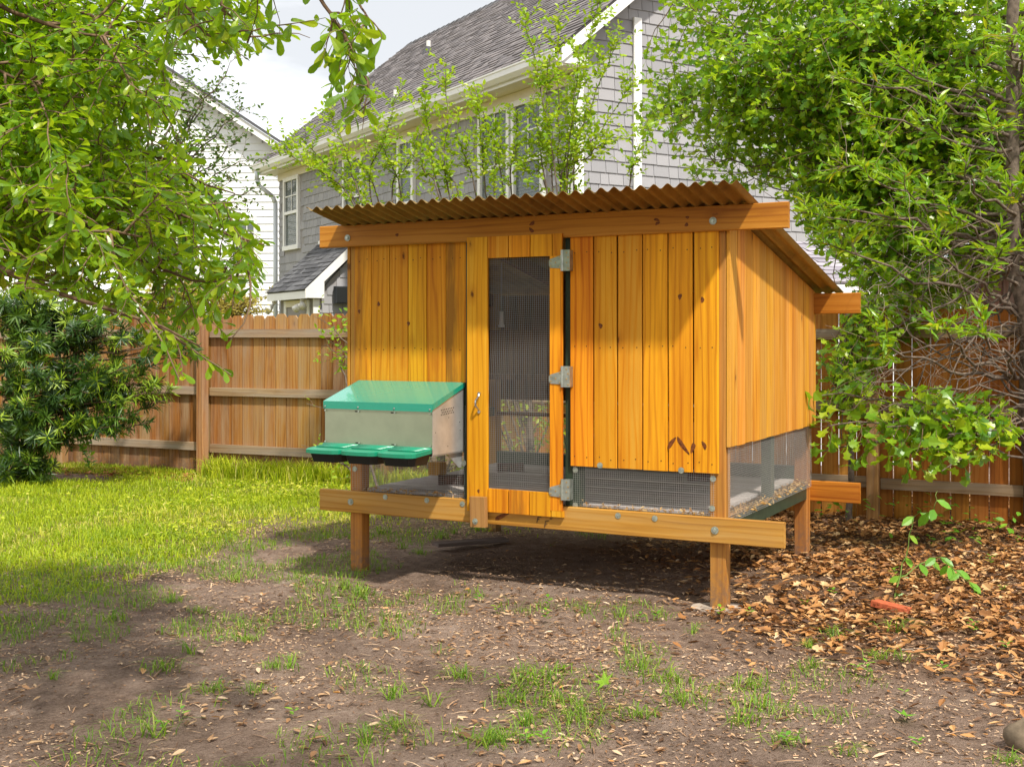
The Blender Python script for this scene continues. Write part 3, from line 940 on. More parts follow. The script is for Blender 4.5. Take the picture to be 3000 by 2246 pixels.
# corner boards, frieze, soffit, fascia, gutter
MB().box(-.045, -.028, .0, .12, 1.2, WTOP - .02).build('corner_board', M['white'], house)
MB().box(-.045, .12, -.05, -.028, 1.2, WTOP + .02).build('corner_board', M['white'], house)
MB().box(1.02, 1.16, -.07, -.03, 1.0, 6.3).build('trim_board', M['white'], house)
MB().box(-.05, -.026, .14, HL, WTOP - .16, WTOP - .0).build('frieze_board', M['soffit'], house)
MB().box(-.43, -.001, -.32, HL + .32, WTOP + .004, WTOP + .03).build('soffit', M['soffit'], house)
MB().box(-.46, -.432, -.34, HL + .34, WTOP - .01, WTOP + .17).build('fascia', M['white'], house)
gm = MB()
gm.extrude([(-.464, 5.40), (-.52, 5.40), (-.585, 5.46), (-.585, 5.545), (-.60, 5.55), (-.60, 5.575), (-.572, 5.575), (-.572, 5.56), (-.572, 5.47), (-.515, 5.415), (-.464, 5.415)], lambda a, b, h: (a, h, b), -.34, HL + .34)
gm.build('gutter', M['white'], house)


def pipe_pts(mb, pts, r):
    for a, b in zip(pts[:-1], pts[1:]):
        mb.cyl(a, b, r, r, 10)


dm = MB()
pipe_pts(dm, [(-.53, HL + .1, 5.42), (-.53, HL + .1, 5.22), (-.47, HL + .1, 5.08), (-.15, HL + .1, 4.86), (-.07, HL + .1, 4.70), (-.07, HL + .1, 1.2)], .055)
dm.build('downspout', plain('downspout_paint', (0.62, 0.66, 0.68), .45), house, smooth=True)

slope = (RIDZ - 5.60) / (RIDX + .47)
rl = math.hypot(RIDX + .47, RIDZ - 5.60)


def roof_pt(d, y, h=0.0):                                 # d: distance up the near slope
    c, s = (RIDX + .47) / rl, (RIDZ - 5.60) / rl
    return (-.47 + d * c - h * s, y, 5.60 + d * s + h * c)


deck = MB()
deck.add([roof_pt(0, -.36), roof_pt(0, HL + .36), roof_pt(rl, HL + .36), roof_pt(rl, -.36), roof_pt(0, -.36, .03), roof_pt(0, HL + .36, .03), roof_pt(rl, HL + .36, .03), roof_pt(rl, -.36, .03)],
         [(0, 1, 2, 3), (4, 7, 6, 5), (0, 4, 5, 1), (1, 5, 6, 2), (2, 6, 7, 3), (3, 7, 4, 0)])
far = lambda d, y, h=0.0: (2 * RIDX - roof_pt(d, y, h)[0], y, roof_pt(d, y, h)[2])
deck.add([far(0, -.36), far(0, HL + .36), far(rl, HL + .36), far(rl, -.36), far(0, -.36, .03), far(0, HL + .36, .03), far(rl, HL + .36, .03), far(rl, -.36, .03)],
         [(0, 3, 2, 1), (4, 5, 6, 7), (0, 1, 5, 4), (1, 2, 6, 5), (2, 3, 7, 6), (3, 0, 4, 7)])
roof = deck.build('roof', plain('roof_deck', (0.05, 0.045, 0.045), .9), house)


def shingles(name, pt, length, y0, y1, course, tab, mat, parent, h0=.031):
    V, Fc, rn = [], [], []
    d, row = -.02, 0
    while d < length:
        yy = y0 - (row % 2) * tab * .5 - random.uniform(0, tab * .3)
        while yy < y1:
            wv = tab * random.uniform(.6, 1.3)
            a, b = max(yy, y0), min(yy + wv - .008, y1)
            if b - a > .02:
                bs = len(V)
                dd, th = d + random.uniform(-.006, .006), random.choice((.010, .016, .022))
                for h_, q in ((h0, dd), (h0 + th, dd), (h0 + .004, min(dd + course + .02, length)), ):
                    V.append(pt(q, a, h_)); V.append(pt(q, b, h_))
                Fc += [(bs, bs + 1, bs + 3, bs + 2), (bs + 2, bs + 3, bs + 5, bs + 4)]
                rn += [random.random()] * 6
            yy += wv
        d += course
        row += 1
    o = obj(name, np_mesh(name, np.array(V), np.array(Fc), mat, {'rnd': np.array(rn)}), parent)
    return tag(o, kind='stuff')


shingles('shingles', roof_pt, rl, -.37, HL + .37, .135, .26, M['shingle'], roof)
rc = MB()
for yy in np.arange(-.37, HL + .3, .26):
    rc.add([(RIDX - .17, yy, RIDZ - .085), (RIDX, yy, RIDZ + .075), (RIDX + .17, yy, RIDZ - .085), (RIDX - .17, yy + .27, RIDZ - .10), (RIDX, yy + .27, RIDZ + .06), (RIDX + .17, yy + .27, RIDZ - .10)], [(0, 1, 4, 3), (1, 2, 5, 4)])
tag(rc.build('ridge_cap', M['shingle_dark'], roof), kind='stuff')
# rake boards on the near gable
rk = MB()
for P_fn in (roof_pt, far):
    a0, a1 = P_fn(0, 0), P_fn(rl, 0)
    rk.add([(a0[0], -.38, a0[2] - .20), (a1[0], -.38, a1[2] - .22), (a1[0], -.38, a1[2] + .0), (a0[0], -.38, a0[2] + .0),
            (a0[0], -.345, a0[2] - .20), (a1[0], -.345, a1[2] - .22), (a1[0], -.345, a1[2] + .0), (a0[0], -.345, a0[2] + .0)],
           [(0, 1, 2, 3), (4, 7, 6, 5), (0, 4, 5, 1), (3, 2, 6, 7), (0, 3, 7, 4), (1, 5, 6, 2)])
rk.build('rake_board', M['white'], house)
rs = MB()
for P_fn in (roof_pt, far):
    a0, a1 = P_fn(0.5, 0, -.02), P_fn(rl, 0, -.02)
    rs.add([(a0[0], -.344, a0[2] - .03), (a1[0], -.344, a1[2] - .03), (a1[0], .0, a1[2] - .03), (a0[0], .0, a0[2] - .03)], [(0, 1, 2, 3)])
rs.build('rake_soffit', M['soffit'], house)
MB().box(-.455, .0, -.34, -.02, WTOP + .032, WTOP + .19).build('eave_return', M['white'], house)
for (u_, v_) in [(1257, 145), (1158, 300)]:
    # plumbing vents on the near slope
    best = None
    for yy in np.linspace(1, HL - .5, 60):
        for dd in np.linspace(.3, rl - .2, 50):
            p = roof_pt(dd, yy, .03)
            wx, wy = 0.924 + p[0] * HC - p[1] * HS, 17.4 + p[0] * HS + p[1] * HC
            uu, vv_ = 1500 + F_PX * wx / wy, HOR - F_PX * (p[2] - CAM_H) / wy
            e = (uu - u_) ** 2 + (vv_ - v_) ** 2
            if best is None or e < best[0]: best = (e, p)
    p = Vector(best[1])
    vm = MB().cyl(p + Vector((0, 0, -.05)), p + Vector((0, 0, .22)), .05, .05, 12)
    vo = vm.build('vent_pipe', M['lamp_white'], roof)
    MB().cyl(p + Vector((-.02, 0, -.1)), p + Vector((-.02, 0, .09)), .13, .06, 12).build('vent_flashing', M['shingle_dark'], house)

# lean-to on the eaves wall
PZ0, PZ1, PX = 2.43, 3.52, -1.2
plen = math.hypot(1.2, PZ1 - PZ0)


def porch_pt(d, y, h=0.0):
    c, s = 1.2 / plen, (PZ1 - PZ0) / plen
    return (PX + d * c - h * s, y, PZ0 + d * s + h * c)


pm = MB()
pm.extrude([(porch_pt(0, 0, -.03)[0], porch_pt(0, 0, -.03)[2]), (porch_pt(plen, 0, -.03)[0], porch_pt(plen, 0, -.03)[2]), (porch_pt(plen, 0, .02)[0], porch_pt(plen, 0, .02)[2]), (porch_pt(0, 0, .02)[0], porch_pt(0, 0, .02)[2])],
           lambda a, b, h: (a - .05, h, b), PY0, PY1)
proof = pm.build('lean_to_roof', M['shingle_dark'], house)
shingles('porch_shingles', lambda d, y, h=0: tuple(np.array(porch_pt(d, y, h)) - (.05, 0, 0)), plen, PY0 - .02, PY1 + .02, .14, .24, M['shingle_dark'], proof, .022)
MB().box(-.10, -.03, PY0 + .05, PY1, PZ1 + .0, PZ1 + .07).build('flashing', M['white'], house)
# lean-to body
pw = MB().box(-1.0, -.03, PY0 + .15, PY1 - .15, 0, 2.30)
pw.extrude([(-.98, 2.30), (-.03, 2.30), (-.03, 3.30)], lambda a, b, h: (a, h, b), PY0 + .15, PY0 + .22)
pwall = pw.build('lean_to_wall', wall_m, house)
clad(pwall, .97, 1.45, 3.2, lambda s, d, z: (-1.0 + s, PY0 + .15 - d, z), 0, lambda a, b, z0, z1: z1 - 2.33 > a * 1.02 and z1 > 2.33, 0, lambda s, z: False)
MB().box(-1.245, -1.215, PY0 - .02, PY1 + .02, PZ0 - .17, PZ0 - .02).build('fascia', M['white'], house)
MB().box(-1.21, -1.0, PY0 + .0, PY1, PZ0 - .15, PZ0 - .12).build('soffit', M['soffit'], house)
bb = MB()
bb.extrude([(-1.245, 2.27), (-.85, 2.27), (-.85, 2.60), (-.03, 3.36), (-.03, 3.57), (-1.245, 2.44)], lambda a, b, h: (a, h, b), PY0 - .025, PY0 + .01)
bb.build('barge_board', M['white'], house)
MB().box(-1.03, -.90, PY0 + .10, PY0 + .13, .8, 2.26).build('corner_board', M['white'], house)
MB().box(-1.03, -1.004, PY1 - .55, PY1 - .42, .8, 2.25).build('door_casing', M['white'], house)
MB().box(-1.03, -1.004, PY0 + .35, PY0 + .48, .8, 2.25).build('door_casing', M['white'], house)
MB().box(-1.03, -1.004, PY0 + .48, PY1 - .55, 2.12, 2.25).build('door_casing', M['soffit'], house)
MB().cyl((-.12, PY0 + .11, .5), (-.12, PY0 + .11, 3.2), .02, .02, 8).build('conduit', M['white'], house)
# wall speaker, floodlights
sp = empty('wall_speaker', house.matrix_world @ Vector((0, 0, 0)), 0, 'black outdoor speaker mounted on the lean-to side wall', 'speaker')


def house_w(x, y, z):
    return Vector((0.924 + x * HC - y * HS, 17.4 + x * HS + y * HC, z))


sp.location = house_w(-.44, PY0 + .11, 2.17)
sp.rotation_euler = (0, 0, math.atan2(HS, HC) - .2)
m = MB()
m.extrude([(-.14, 0), (.14, 0), (.17, .10), (.13, .19), (-.13, .19), (-.17, .10)], lambda a, b, h: (a, -b, h), .0, .34)
m.build('cabinet', M['speaker'], sp)
MB().box(-.12, .12, -.205, -.192, .02, .32).build('grille', M['black_plastic'], sp)
MB().box(.14, .19, -.10, .0, .05, .30).build('bracket', M['black_plastic'], sp)


def floodlight(x, y, z, heads, label):
    e = empty('floodlight', house_w(x, y, z), math.atan2(HS, HC), label, 'lamp')
    MB().cyl((0, 0, 0), (0, 0, .06), .05, .05, 12).build('mounting_box', M['lamp_white'], e)
    for (dx, dy, dz) in heads:
        m = MB()
        d = Vector((dx, dy, dz))
        m.cyl((0, 0, 0), d * .09, .02, .02, 8)
        m.cyl(d * .07, d * .13, .03, .045, 14)
        m.cyl(d * .13, d * .26, .05, .085, 14)
        m.build('lamp_head', M['lamp_white'], e, smooth=True)
    return e


floodlight(-1.13, PY0 + .45, 2.20, [(-.3, -.75, -.35), (-.3, .75, -.55)], 'twin white floodlight under the lean-to eave, beside the speaker wall')
floodlight(-1.13, PY1 - .1, 2.20, [(-.4, .7, -.6), (-.6, -.3, -.5)], 'white floodlight at the far end of the lean-to eave')

# ------------------------------------------------------------------ white house
wh = empty('white_house', (0, 33.0, 0), R(-3), 'white clapboard gabled house beyond the wooden fence', 'house')
wx0, wx1, wrx, weave, wridge = -16.4, -6.0, -11.2, 6.35, 9.8
sl = (wridge - weave) / (wx1 - wrx)
m = MB()
m.extrude([(wx0, 0), (wx1, 0), (wx1, weave), (wrx, wridge), (wx0, weave)], lambda a, b, h: (a, h, b), 0, 9)
ww = m.build('wall', plain('white_wall_backing', (.55, .55, .55), .8), wh)
zz = 1.6
while zz < wridge - .2:
    half = min(wx1 - wrx, (wridge - zz - .1) / sl) if zz > weave - .1 else wx1 - wrx
    m = MB()
    e0, e1 = wrx - half, wrx + half
    m.add([(e0, -.002, zz), (e1, -.002, zz), (e1, -.035, zz), (e0, -.035, zz), (e0, -.002, zz + .215), (e1, -.002, zz + .215), (e1, -.010, zz + .215), (e0, -.010, zz + .215)], SF)
    m.build('siding_board', M['white_siding'], ww)
    zz += .205
m = MB()
m.extrude([(wx1 + .45, weave - .30), (wrx, wridge + .02), (wrx, wridge + .22), (wx1 + .45, weave - .08)], lambda a, b, h: (a, h, b), -.45, -.40)
m.extrude([(wx0 - .45, weave - .30), (wrx, wridge + .02), (wrx, wridge + .22), (wx0 - .45, weave - .08)], lambda a, b, h: (a, h, b), -.45, -.40)
m.build('rake_board', M['white'], wh)
m = MB()
m.extrude([(wx1 + .5, weave - .09), (wrx, wridge + .215), (wrx, wridge + .30), (wx1 + .5, weave - .0)], lambda a, b, h: (a, h, b), -.5, 9.4)
m.extrude([(wx0 - .5, weave - .09), (wrx, wridge + .215), (wrx, wridge + .30), (wx0 - .5, weave - .0)], lambda a, b, h: (a, h, b), -.5, 9.4)
m.build('roof', M['shingle_dark'], wh)
MB().box(wx1 - .12, wx1 + .03, -.07, -.036, 1, weave - .2).build('corner_board', M['white'], wh)
for (u0, u1) in [(700, 772), (512, 580)]:
    xa, xb = (u0 - 1500) / F_PX * 33, (u1 - 1500) / F_PX * 33
    window(wh, (xa - .35, -.036, 3.25), (1, 0, 0), (0, -1, 0), xb - xa + .1, 3.25, 4.85, (3, 4))

# ------------------------------------------------------------------ brown shed and low outbuilding behind the fence on the right
shed = empty('brown_shed', (5.75, 13.6, 0), R(-24), 'brown board garden shed behind the fence by the tree trunk', 'shed')
MB().box(-.55, 2.9, .02, 2.2, 0, 2.22).build('wall', plain('shed_backing', (.07, .04, .03), .9), shed)
for i in range(23):
    hh = 2.26 + .35 * min(1, i / 22)
    obj('plank', chamfer_mesh(.145, .02, hh, .004, M['shed_wood']), shed, (-.5 + i * .15, .0, hh / 2))
m = MB()
m.extrude([(-.75, 2.20), (3.0, 2.66), (3.0, 2.74), (-.75, 2.28)], lambda a, b, h: (a, h, b), -.25, 2.4)
m.build('roof', M['shingle_dark'], shed)
m = MB()
m.extrude([(-.76, 2.17), (3.0, 2.63), (3.0, 2.75), (-.76, 2.29)], lambda a, b, h: (a, h, b), -.28, -.255)
m.build('rake_board', M['shed_wood'], shed)
outb = empty('outbuilding', (4.35, 13.9, 0), R(20), 'low outbuilding with grey shingle roof and white fascia behind the fence', 'shed')
MB().box(-1.2, 1.2, .2, 2.2, 0, 2.0).build('wall', M['white_siding'], outb)
ol = 1.5


def ob_pt(d, x, h=0.0):
    return (x, 0 + d * .92 - h * .39, 2.10 + d * .39 + h * .92)


m = MB()
m.add([ob_pt(0, -1.4), ob_pt(0, 1.4), ob_pt(ol, 1.4), ob_pt(ol, -1.4), ob_pt(0, -1.4, .02), ob_pt(0, 1.4, .02), ob_pt(ol, 1.4, .02), ob_pt(ol, -1.4, .02)], SF)
orf = m.build('roof', M['shingle_dark'], outb)
shingles('shingles', ob_pt, ol, -1.41, 1.41, .14, .25, shake_mat('outbuilding_shingle', (.24, .22, .25), (.40, .37, .40), .9), orf, .024)
MB().box(-1.42, 1.42, -.04, -.005, 1.97, 2.10).build('fascia', M['white'], outb)

# ------------------------------------------------------------------ wooden fence
FX, FY = -3.33, 13.07
fd = np.array([0.8955, -0.4450])
fence = empty('wooden_fence', (FX, FY, 0), math.atan2(fd[1], fd[0]), 'wooden dog-ear picket fence running behind the coop and lawn', 'fence')
# local: x along the fence, -y towards the yard
pk = []
for i in range(5):
    w_ = .1365 + .0018 * i
    hgt = 1.745 + random.uniform(-.012, .012)
    m = MB()
    m.extrude([(-w_ / 2, -hgt / 2), (w_ / 2, -hgt / 2), (w_ / 2, hgt / 2 - .035), (w_ / 2 - .03, hgt / 2), (-w_ / 2 + .03, hgt / 2), (-w_ / 2, hgt / 2 - .035)], lambda a, b, h: (a, h, b), -.008, .008)
    pk.append((m.mesh('picket', M['picket']), hgt, m.mesh('picket', M['picket_orange'])))
s = -5.2
while s < 9.6:
    me, hgt, me2 = pk[random.randrange(5)]
    obj('picket', me if s < 4.0 else me2, fence, (s, random.uniform(-.002, .003), hgt / 2 - .01), (0, random.uniform(-.004, .004), random.uniform(-.012, .012)))
    s += .1472 if s < 5.5 else .1478
posts = [-4.75, -2.1, 0.0, 2.37, 4.74, 7.1, 9.45]
for p in posts:
    obj('post', chamfer_mesh(.095, .095, 1.64, .005, M['fpost'], 'post'), fence, (p, -.105 - .003, .80), (0, 0, random.uniform(-.03, .03)))
for zc in (1.53, .915, .285):
    for a, b in zip(posts[:-1], posts[1:]):
        ln = b - a - .10
        rmesh = chamfer_mesh(.036, .088, ln, .004, M['rail'], 'rail')
        m = MB()
        c_ = .004
        m.box(-ln / 2, ln / 2, -.018, .018, -.044, .044)
        m.build('rail', M['rail'], fence, ((a + b) / 2, -.032, zc + random.uniform(-.012, .012)), (0, random.uniform(-.004, .004), 0))

# ------------------------------------------------------------------ chicken coop
CX, CY, CTH = -1.2511, 7.736, 0.4862
coop = empty('chicken_coop', (CX, CY, 0), -CTH, 'orange cedar chicken coop on legs with rusty corrugated roof and mesh door', 'chicken coop')


def coop_w(x, y, z):
    c, s = math.cos(CTH), math.sin(CTH)
    return Vector((CX + x * c + y * s, CY - x * s + y * c, z))


def zroof(y):
    return 2.199 - .198 * y


def vplank(x, z0, z1, w, y0, t=.018, mat='coop_v', parent=coop, name='plank', tilt=0.0, c=.0025):
    return obj(name, chamfer_mesh(w, t, z1 - z0, c, M[mat], name, .0012), parent, (x, y0 + t / 2, (z0 + z1) / 2), (0, tilt, 0))


def hbeam(x0, x1, y0, y1, z0, z1, mat='coop_h', parent=coop, name='beam'):
    l, t, w = x1 - x0, y1 - y0, z1 - z0
    c = .004
    prof = [(-t / 2 + c, -w / 2), (t / 2 - c, -w / 2), (t / 2, -w / 2 + c), (t / 2, w / 2 - c), (t / 2 - c, w / 2), (-t / 2 + c, w / 2), (-t / 2, w / 2 - c), (-t / 2, -w / 2 + c)]
    m = MB()
    m.extrude(prof, lambda a, b, h: (h, a, b), -l / 2, l / 2)
    return m.build(name, M[mat], parent, ((x0 + x1) / 2, (y0 + y1) / 2, (z0 + z1) / 2))


# corner posts (legs)
PW = .089
for (xa, ya, ztop) in [(.215, .039, 2.19), (2.626, .039, 2.19), (.215, 1.838, 1.83), (2.626, 1.838, 1.83)]:
    m_ = chamfer_mesh(PW, PW, ztop + .12, .004, M['post'], 'post')
    obj('post', m_, coop, (xa + PW / 2, ya + PW / 2, (ztop - .12) / 2))
# long beams, front and back
hbeam(0, 3.048, 0, .037, .372, .510, 'beam_low')
hbeam(0, 3.07, 0, .037, 2.074, 2.214, 'coop_h')
hbeam(0, 3.048, 1.928, 1.965, .372, .510, 'coop_h')
hbeam(0, 3.048, 1.928, 1.965, 1.655, 1.795, 'coop_h')
# dark green inner frame
G_ = 'green_paint'


def gbox(x0, x1, y0, y1, z0, z1, name='frame_rail', mat=G_, parent=coop):
    return MB().box(x0, x1, y0, y1, z0, z1).build(name, M[mat], parent)


gbox(1.060, 1.108, .040, .118, .511, 2.073, 'frame_post')
gbox(1.748, 1.838, .040, .118, .511, 2.073, 'frame_post')
gbox(.305, 1.059, .042, .110, .925, .99)
gbox(1.839, 2.625, .042, .110, .80, .87)
gbox(2.640, 2.712, .130, 1.836, .395, .485)
gbox(2.650, 2.714, .130, 1.836, .885, .950)
gbox(.218, .290, .130, 1.836, .395, .485)
gbox(.218, .290, .130, 1.836, .885, .950)
gbox(.305, 2.625, 1.842, 1.920, .512, .610)
gbox(.305, 2.625, 1.846, 1.900, .890, .917, mat='shaded_wood')
gbox(1.45, 1.53, 1.845, 1.919, .611, .889, 'frame_post')
gbox(2.652, 2.712, .95, 1.03, .486, .884, 'frame_post')
gbox(.305, 2.625, .132, .168, .400, .495)

# front left planks
xs = [.247, .379, .518, .656, .794, .933, 1.079]
for i in range(6):
    vplank((xs[i] + xs[i + 1]) / 2, 1.217 + RNG.uniform(-.002, .002), 2.10, xs[i + 1] - xs[i] - .0045, .0385, .018, 'coop_stain' if i in (0, 5) else 'coop_v')
# front right planks (wider gaps)
xs = [1.784, 1.935, 2.083, 2.237, 2.389, 2.537, 2.683]
for i in range(6):
    vplank((xs[i] + xs[i + 1]) / 2, .748 + RNG.uniform(-.004, .004), 2.10, xs[i + 1] - xs[i] - .0085, .0385 - .019, .018, 'coop_v', tilt=RNG.uniform(-.0015, .0015))
# left panel sits flush behind the beam; its own edge strip
vplank(.232, 1.20, 2.10, .028, .0385, .018, 'post', name='edge_strip')
# side planks, right and left, cut to the roof slope
for side, xo in (('right', 2.720), ('left', .190)):
    y = .042
    i = 0
    while y < 1.97:
        w_ = .1465
        z0 = .893 + RNG.uniform(-.0025, .0025)
        ya, yb = y, min(y + w_ - .005, 1.99)
        yc = (ya + yb) / 2
        zc = (z0 + zroof(yc)) / 2
        m = MB()
        m.extrude([(ya - yc, z0 - zc), (yb - yc, z0 - zc), (yb - yc, zroof(yb) - .004 - zc), (ya - yc, zroof(ya) - .004 - zc)], lambda a, b, h: (a, h, b), -.009 + RNG.uniform(-.001, .001), .009)
        m.build('plank', M['coop_side'], coop, (xo + .009, yc, zc), (0, 0, R(90)))
        y += w_
        i += 1
nails = MB()
for xs_n, zs_n, yn in (([.29, .345, .42, .48, .56, .62, .70, .755, .835, .89, .975, 1.035], (1.985, 1.42), .038), ([1.82, 1.895, 1.97, 2.045, 2.125, 2.20, 2.275, 2.35, 2.425, 2.50, 2.575, 2.64], (1.985, 1.44, .80), .019)):
    for xn in xs_n:
        for zn in zs_n:
            xx, zz_n = xn + random.uniform(-.008, .008), zn + random.uniform(-.008, .008)
            nails.cyl((xx, yn + .001, zz_n), (xx, yn - .0008, zz_n), .0036, .0036, 7)
tag(nails.build('nail_heads', plain('rusty_nail', (.10, .04, .015), .6, .4), coop), kind='stuff')
# back wall planks (upper part only)
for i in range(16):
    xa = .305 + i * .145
    vplank(xa + .0725, 1.012, zroof(1.88) - .01, .143, 1.905, .018, 'shaded_wood')
# rafters
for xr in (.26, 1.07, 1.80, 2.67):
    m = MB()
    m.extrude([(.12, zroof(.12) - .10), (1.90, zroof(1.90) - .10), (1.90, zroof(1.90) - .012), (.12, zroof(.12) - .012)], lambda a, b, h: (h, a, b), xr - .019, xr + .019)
    m.build('rafter', M['shaded_wood'], coop)
# inner partition and roost
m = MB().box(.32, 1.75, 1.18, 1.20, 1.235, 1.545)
m.build('partition', M['shaded_wood'], coop)
MB().box(.31, 2.62, 1.14, 1.18, 1.195, 1.234).build('roost_bar', M['shaded_wood'], coop)
# floor boards
yb = .085
for i in range(12):
    o = obj('floor_board', chamfer_mesh(.146, .018, 2.31, .002, M['floor_wood'], 'floor_board'), coop, (1.47, yb + .073, .516 + RNG.uniform(-.003, .003)), Matrix(((0, 0, 1), (1, 0, 0), (0, 1, 0))).to_euler())
    yb += .1475
    if yb > 1.78: break
for xj in (.36, 1.07, 1.80, 2.58):
    MB().box(xj - .019, xj + .019, .175, 1.835, .40, .505).build('joist', M['post'], coop)


# hardware cloth
def wire_panel(name, o, ax, up, w, h, pitch=.0127, r=.00042, wob=.002, parent=coop):
    o, ax, up = np.array(o, float), np.array(ax, float), np.array(up, float)
    nr = np.cross(ax, up)
    V, Fc = [], []

    def run(p_fn, d1, d2, n):
        base = len(V)
        for i in range(n):
            p = p_fn(i / (n - 1))
            for (a, b) in ((-1, -1), (1, -1), (1, 1), (-1, 1)):
                V.append(p + d1 * (a * r) + d2 * (b * r))
        for i in range(n - 1):
            for k in range(4):
                Fc.append((base + 4 * i + k, base + 4 * i + (k + 1) % 4, base + 4 * i + 4 + (k + 1) % 4, base + 4 * i + 4 + k))

    def bulge(a, b):
        return wob * (math.sin(a * 9.0 + b * 5.0) + math.sin(b * 13 - a * 4 + 1.0)) * 1.0
    na, nb = int(w / pitch), int(h / pitch)
    for i in range(na + 1):
        a = i * pitch
        run(lambda t: o + ax * (a + bulge(t * h, a) * .8) + up * (t * h) + nr * bulge(a, t * h), ax, nr, 6)
    for j in range(nb + 1):
        b = j * pitch
        run(lambda t: o + ax * (t * w) + up * (b + bulge(t * w, b) * .8) + nr * (bulge(t * w, b) + .0012), up, nr, 6)
    return obj(name, np_mesh(name, np.array(V), np.array(Fc), M['wire']), parent)


wire_panel('wire_mesh', (.235, .034, .478), (1, 0, 0), (0, 0, 1), .84, .60)
wire_panel('wire_mesh', (1.80, .0335, .478), (1, 0, 0), (0, 0, 1), .86, .285)
wire_panel('wire_mesh', (2.7255, .05, .475), (0, 1, 0), (0, 0, 1), 1.87, .43)
wire_panel('wire_mesh', (.205, .05, .475), (0, 1, 0), (0, 0, 1), 1.87, .43)
wire_panel('wire_mesh', (.31, 1.915, .55), (1, 0, 0), (0, 0, 1), 2.31, .50, .0127, .0005)
obj_shav = []
n = 900
sx = RNG.uniform(0, 1, n)
P = np.where(RNG.random(n)[:, None] < .55, np.stack([RNG.normal(2.70, .016, n), RNG.uniform(.10, 1.85, n), .492 + np.abs(RNG.normal(0, .016, n))], -1),
             np.stack([RNG.uniform(.25, 2.65, n), RNG.normal(.062, .014, n), .515 + np.abs(RNG.normal(0, .010, n)) - .004], -1))
k_ = ~((P[:, 1] < .12) & (P[:, 0] > 1.12) & (P[:, 0] < 1.8))
P = P[k_]
n = len(P)
Pw = np.array([tuple(coop_w(*p)) for p in P])
tag(obj('wood_shavings', leaf_cloud('wood_shavings', Pw, RNG.normal(0, 1, (n, 3)) * (1, 1, .5), RNG.normal(0, .6, (n, 3)) + (0, 0, 1), RNG.uniform(.014, .034, n), 'dead', M['straw'])),
    'curled wood shavings spilt along the coop sills', 'shavings', kind='stuff')

# corrugated roof, two overlapping sheets
def corrugated(x0, x1, lift):
    pitch, amp = .0762, .0125
    nxs = int((x1 - x0) / pitch * 10)
    X_ = np.linspace(x0, x1, nxs + 1)
    Yv = np.array([-.345, .3, .9, 1.5, 2.14])
    zz_ = amp * np.cos(2 * np.pi * (X_ - .16) / pitch)
    V = []
    for yv in Yv:
        V.append(np.stack([X_, np.full_like(X_, yv), zroof(yv) + .018 + lift + zz_], -1))
    V = np.array(V)
    up_ = V + np.array([0, 0, .0016])
    nX, nY = len(X_), len(Yv)
    ii = np.arange(nX * nY).reshape(nY, nX)
    q = np.stack([ii[:-1, :-1], ii[:-1, 1:], ii[1:, 1:], ii[1:, :-1]], -1).reshape(-1, 4)
    q2 = q[:, ::-1] + nX * nY
    lo = np.stack([ii[0, :-1], ii[0, 1:], ii[0, 1:] + nX * nY, ii[0, :-1] + nX * nY], -1)
    hi = np.stack([ii[-1, :-1], ii[-1, 1:], ii[-1, 1:] + nX * nY, ii[-1, :-1] + nX * nY], -1)
    return np_mesh('roof_sheet', np.concatenate([V.reshape(-1, 3), up_.reshape(-1, 3)]), np.concatenate([q, q2, lo, hi]), M['rust'], smooth=True)


for (a, b, l) in ((.155, .74, .0), (.66, 1.40, .004), (1.32, 2.12, .0), (2.04, 2.895, .004)):
    o = obj('roof_sheet', corrugated(a, b, l), coop)
    if a == .155: o['label'] = 'rusty corrugated roof sheet at the end over the nest box'

# door
door = vplank(1.189, .447, 2.096, .142, -.024, .022, 'coop_v', name='door')
door['label'] = 'cedar plank door with wire mesh opening and steel hinges'
DX, DZ = 1.189, (.447 + 2.096) / 2


def dplank(x0, x1, z0, z1, mat='coop_v', name='door_plank', y0=-.022, t=.020):
    o = obj(name, chamfer_mesh(x1 - x0 - .005, t, z1 - z0, .002, M[mat], name, .001), door, ((x0 + x1) / 2 - DX, y0 + t / 2 + .013, (z0 + z1) / 2 - DZ))
    return o


xs = [1.261, 1.402, 1.546, 1.690]
for a, b in zip(xs[:-1], xs[1:]):
    dplank(a, b, 1.968, 2.096)
dplank(1.672, 1.757, 1.905 - 1.42, 1.967, name='door_stile')
dplank(1.690, 1.755, 1.968, 2.097)
xs = [1.261, 1.400, 1.541, 1.682]
for i, (a, b) in enumerate(zip(xs[:-1], xs[1:])):
    dplank(a, b, .449, .588, 'coop_stain' if i == 1 else 'coop_v')
dplank(1.682, 1.765, .450, .484)
wp = wire_panel('wire_mesh', (1.262, .0045, .575), (1, 0, 0), (0, 0, 1), .415, 1.405, .0127, .00046, .004)
wp.parent = door
wp.location = (-DX, .013, -DZ)
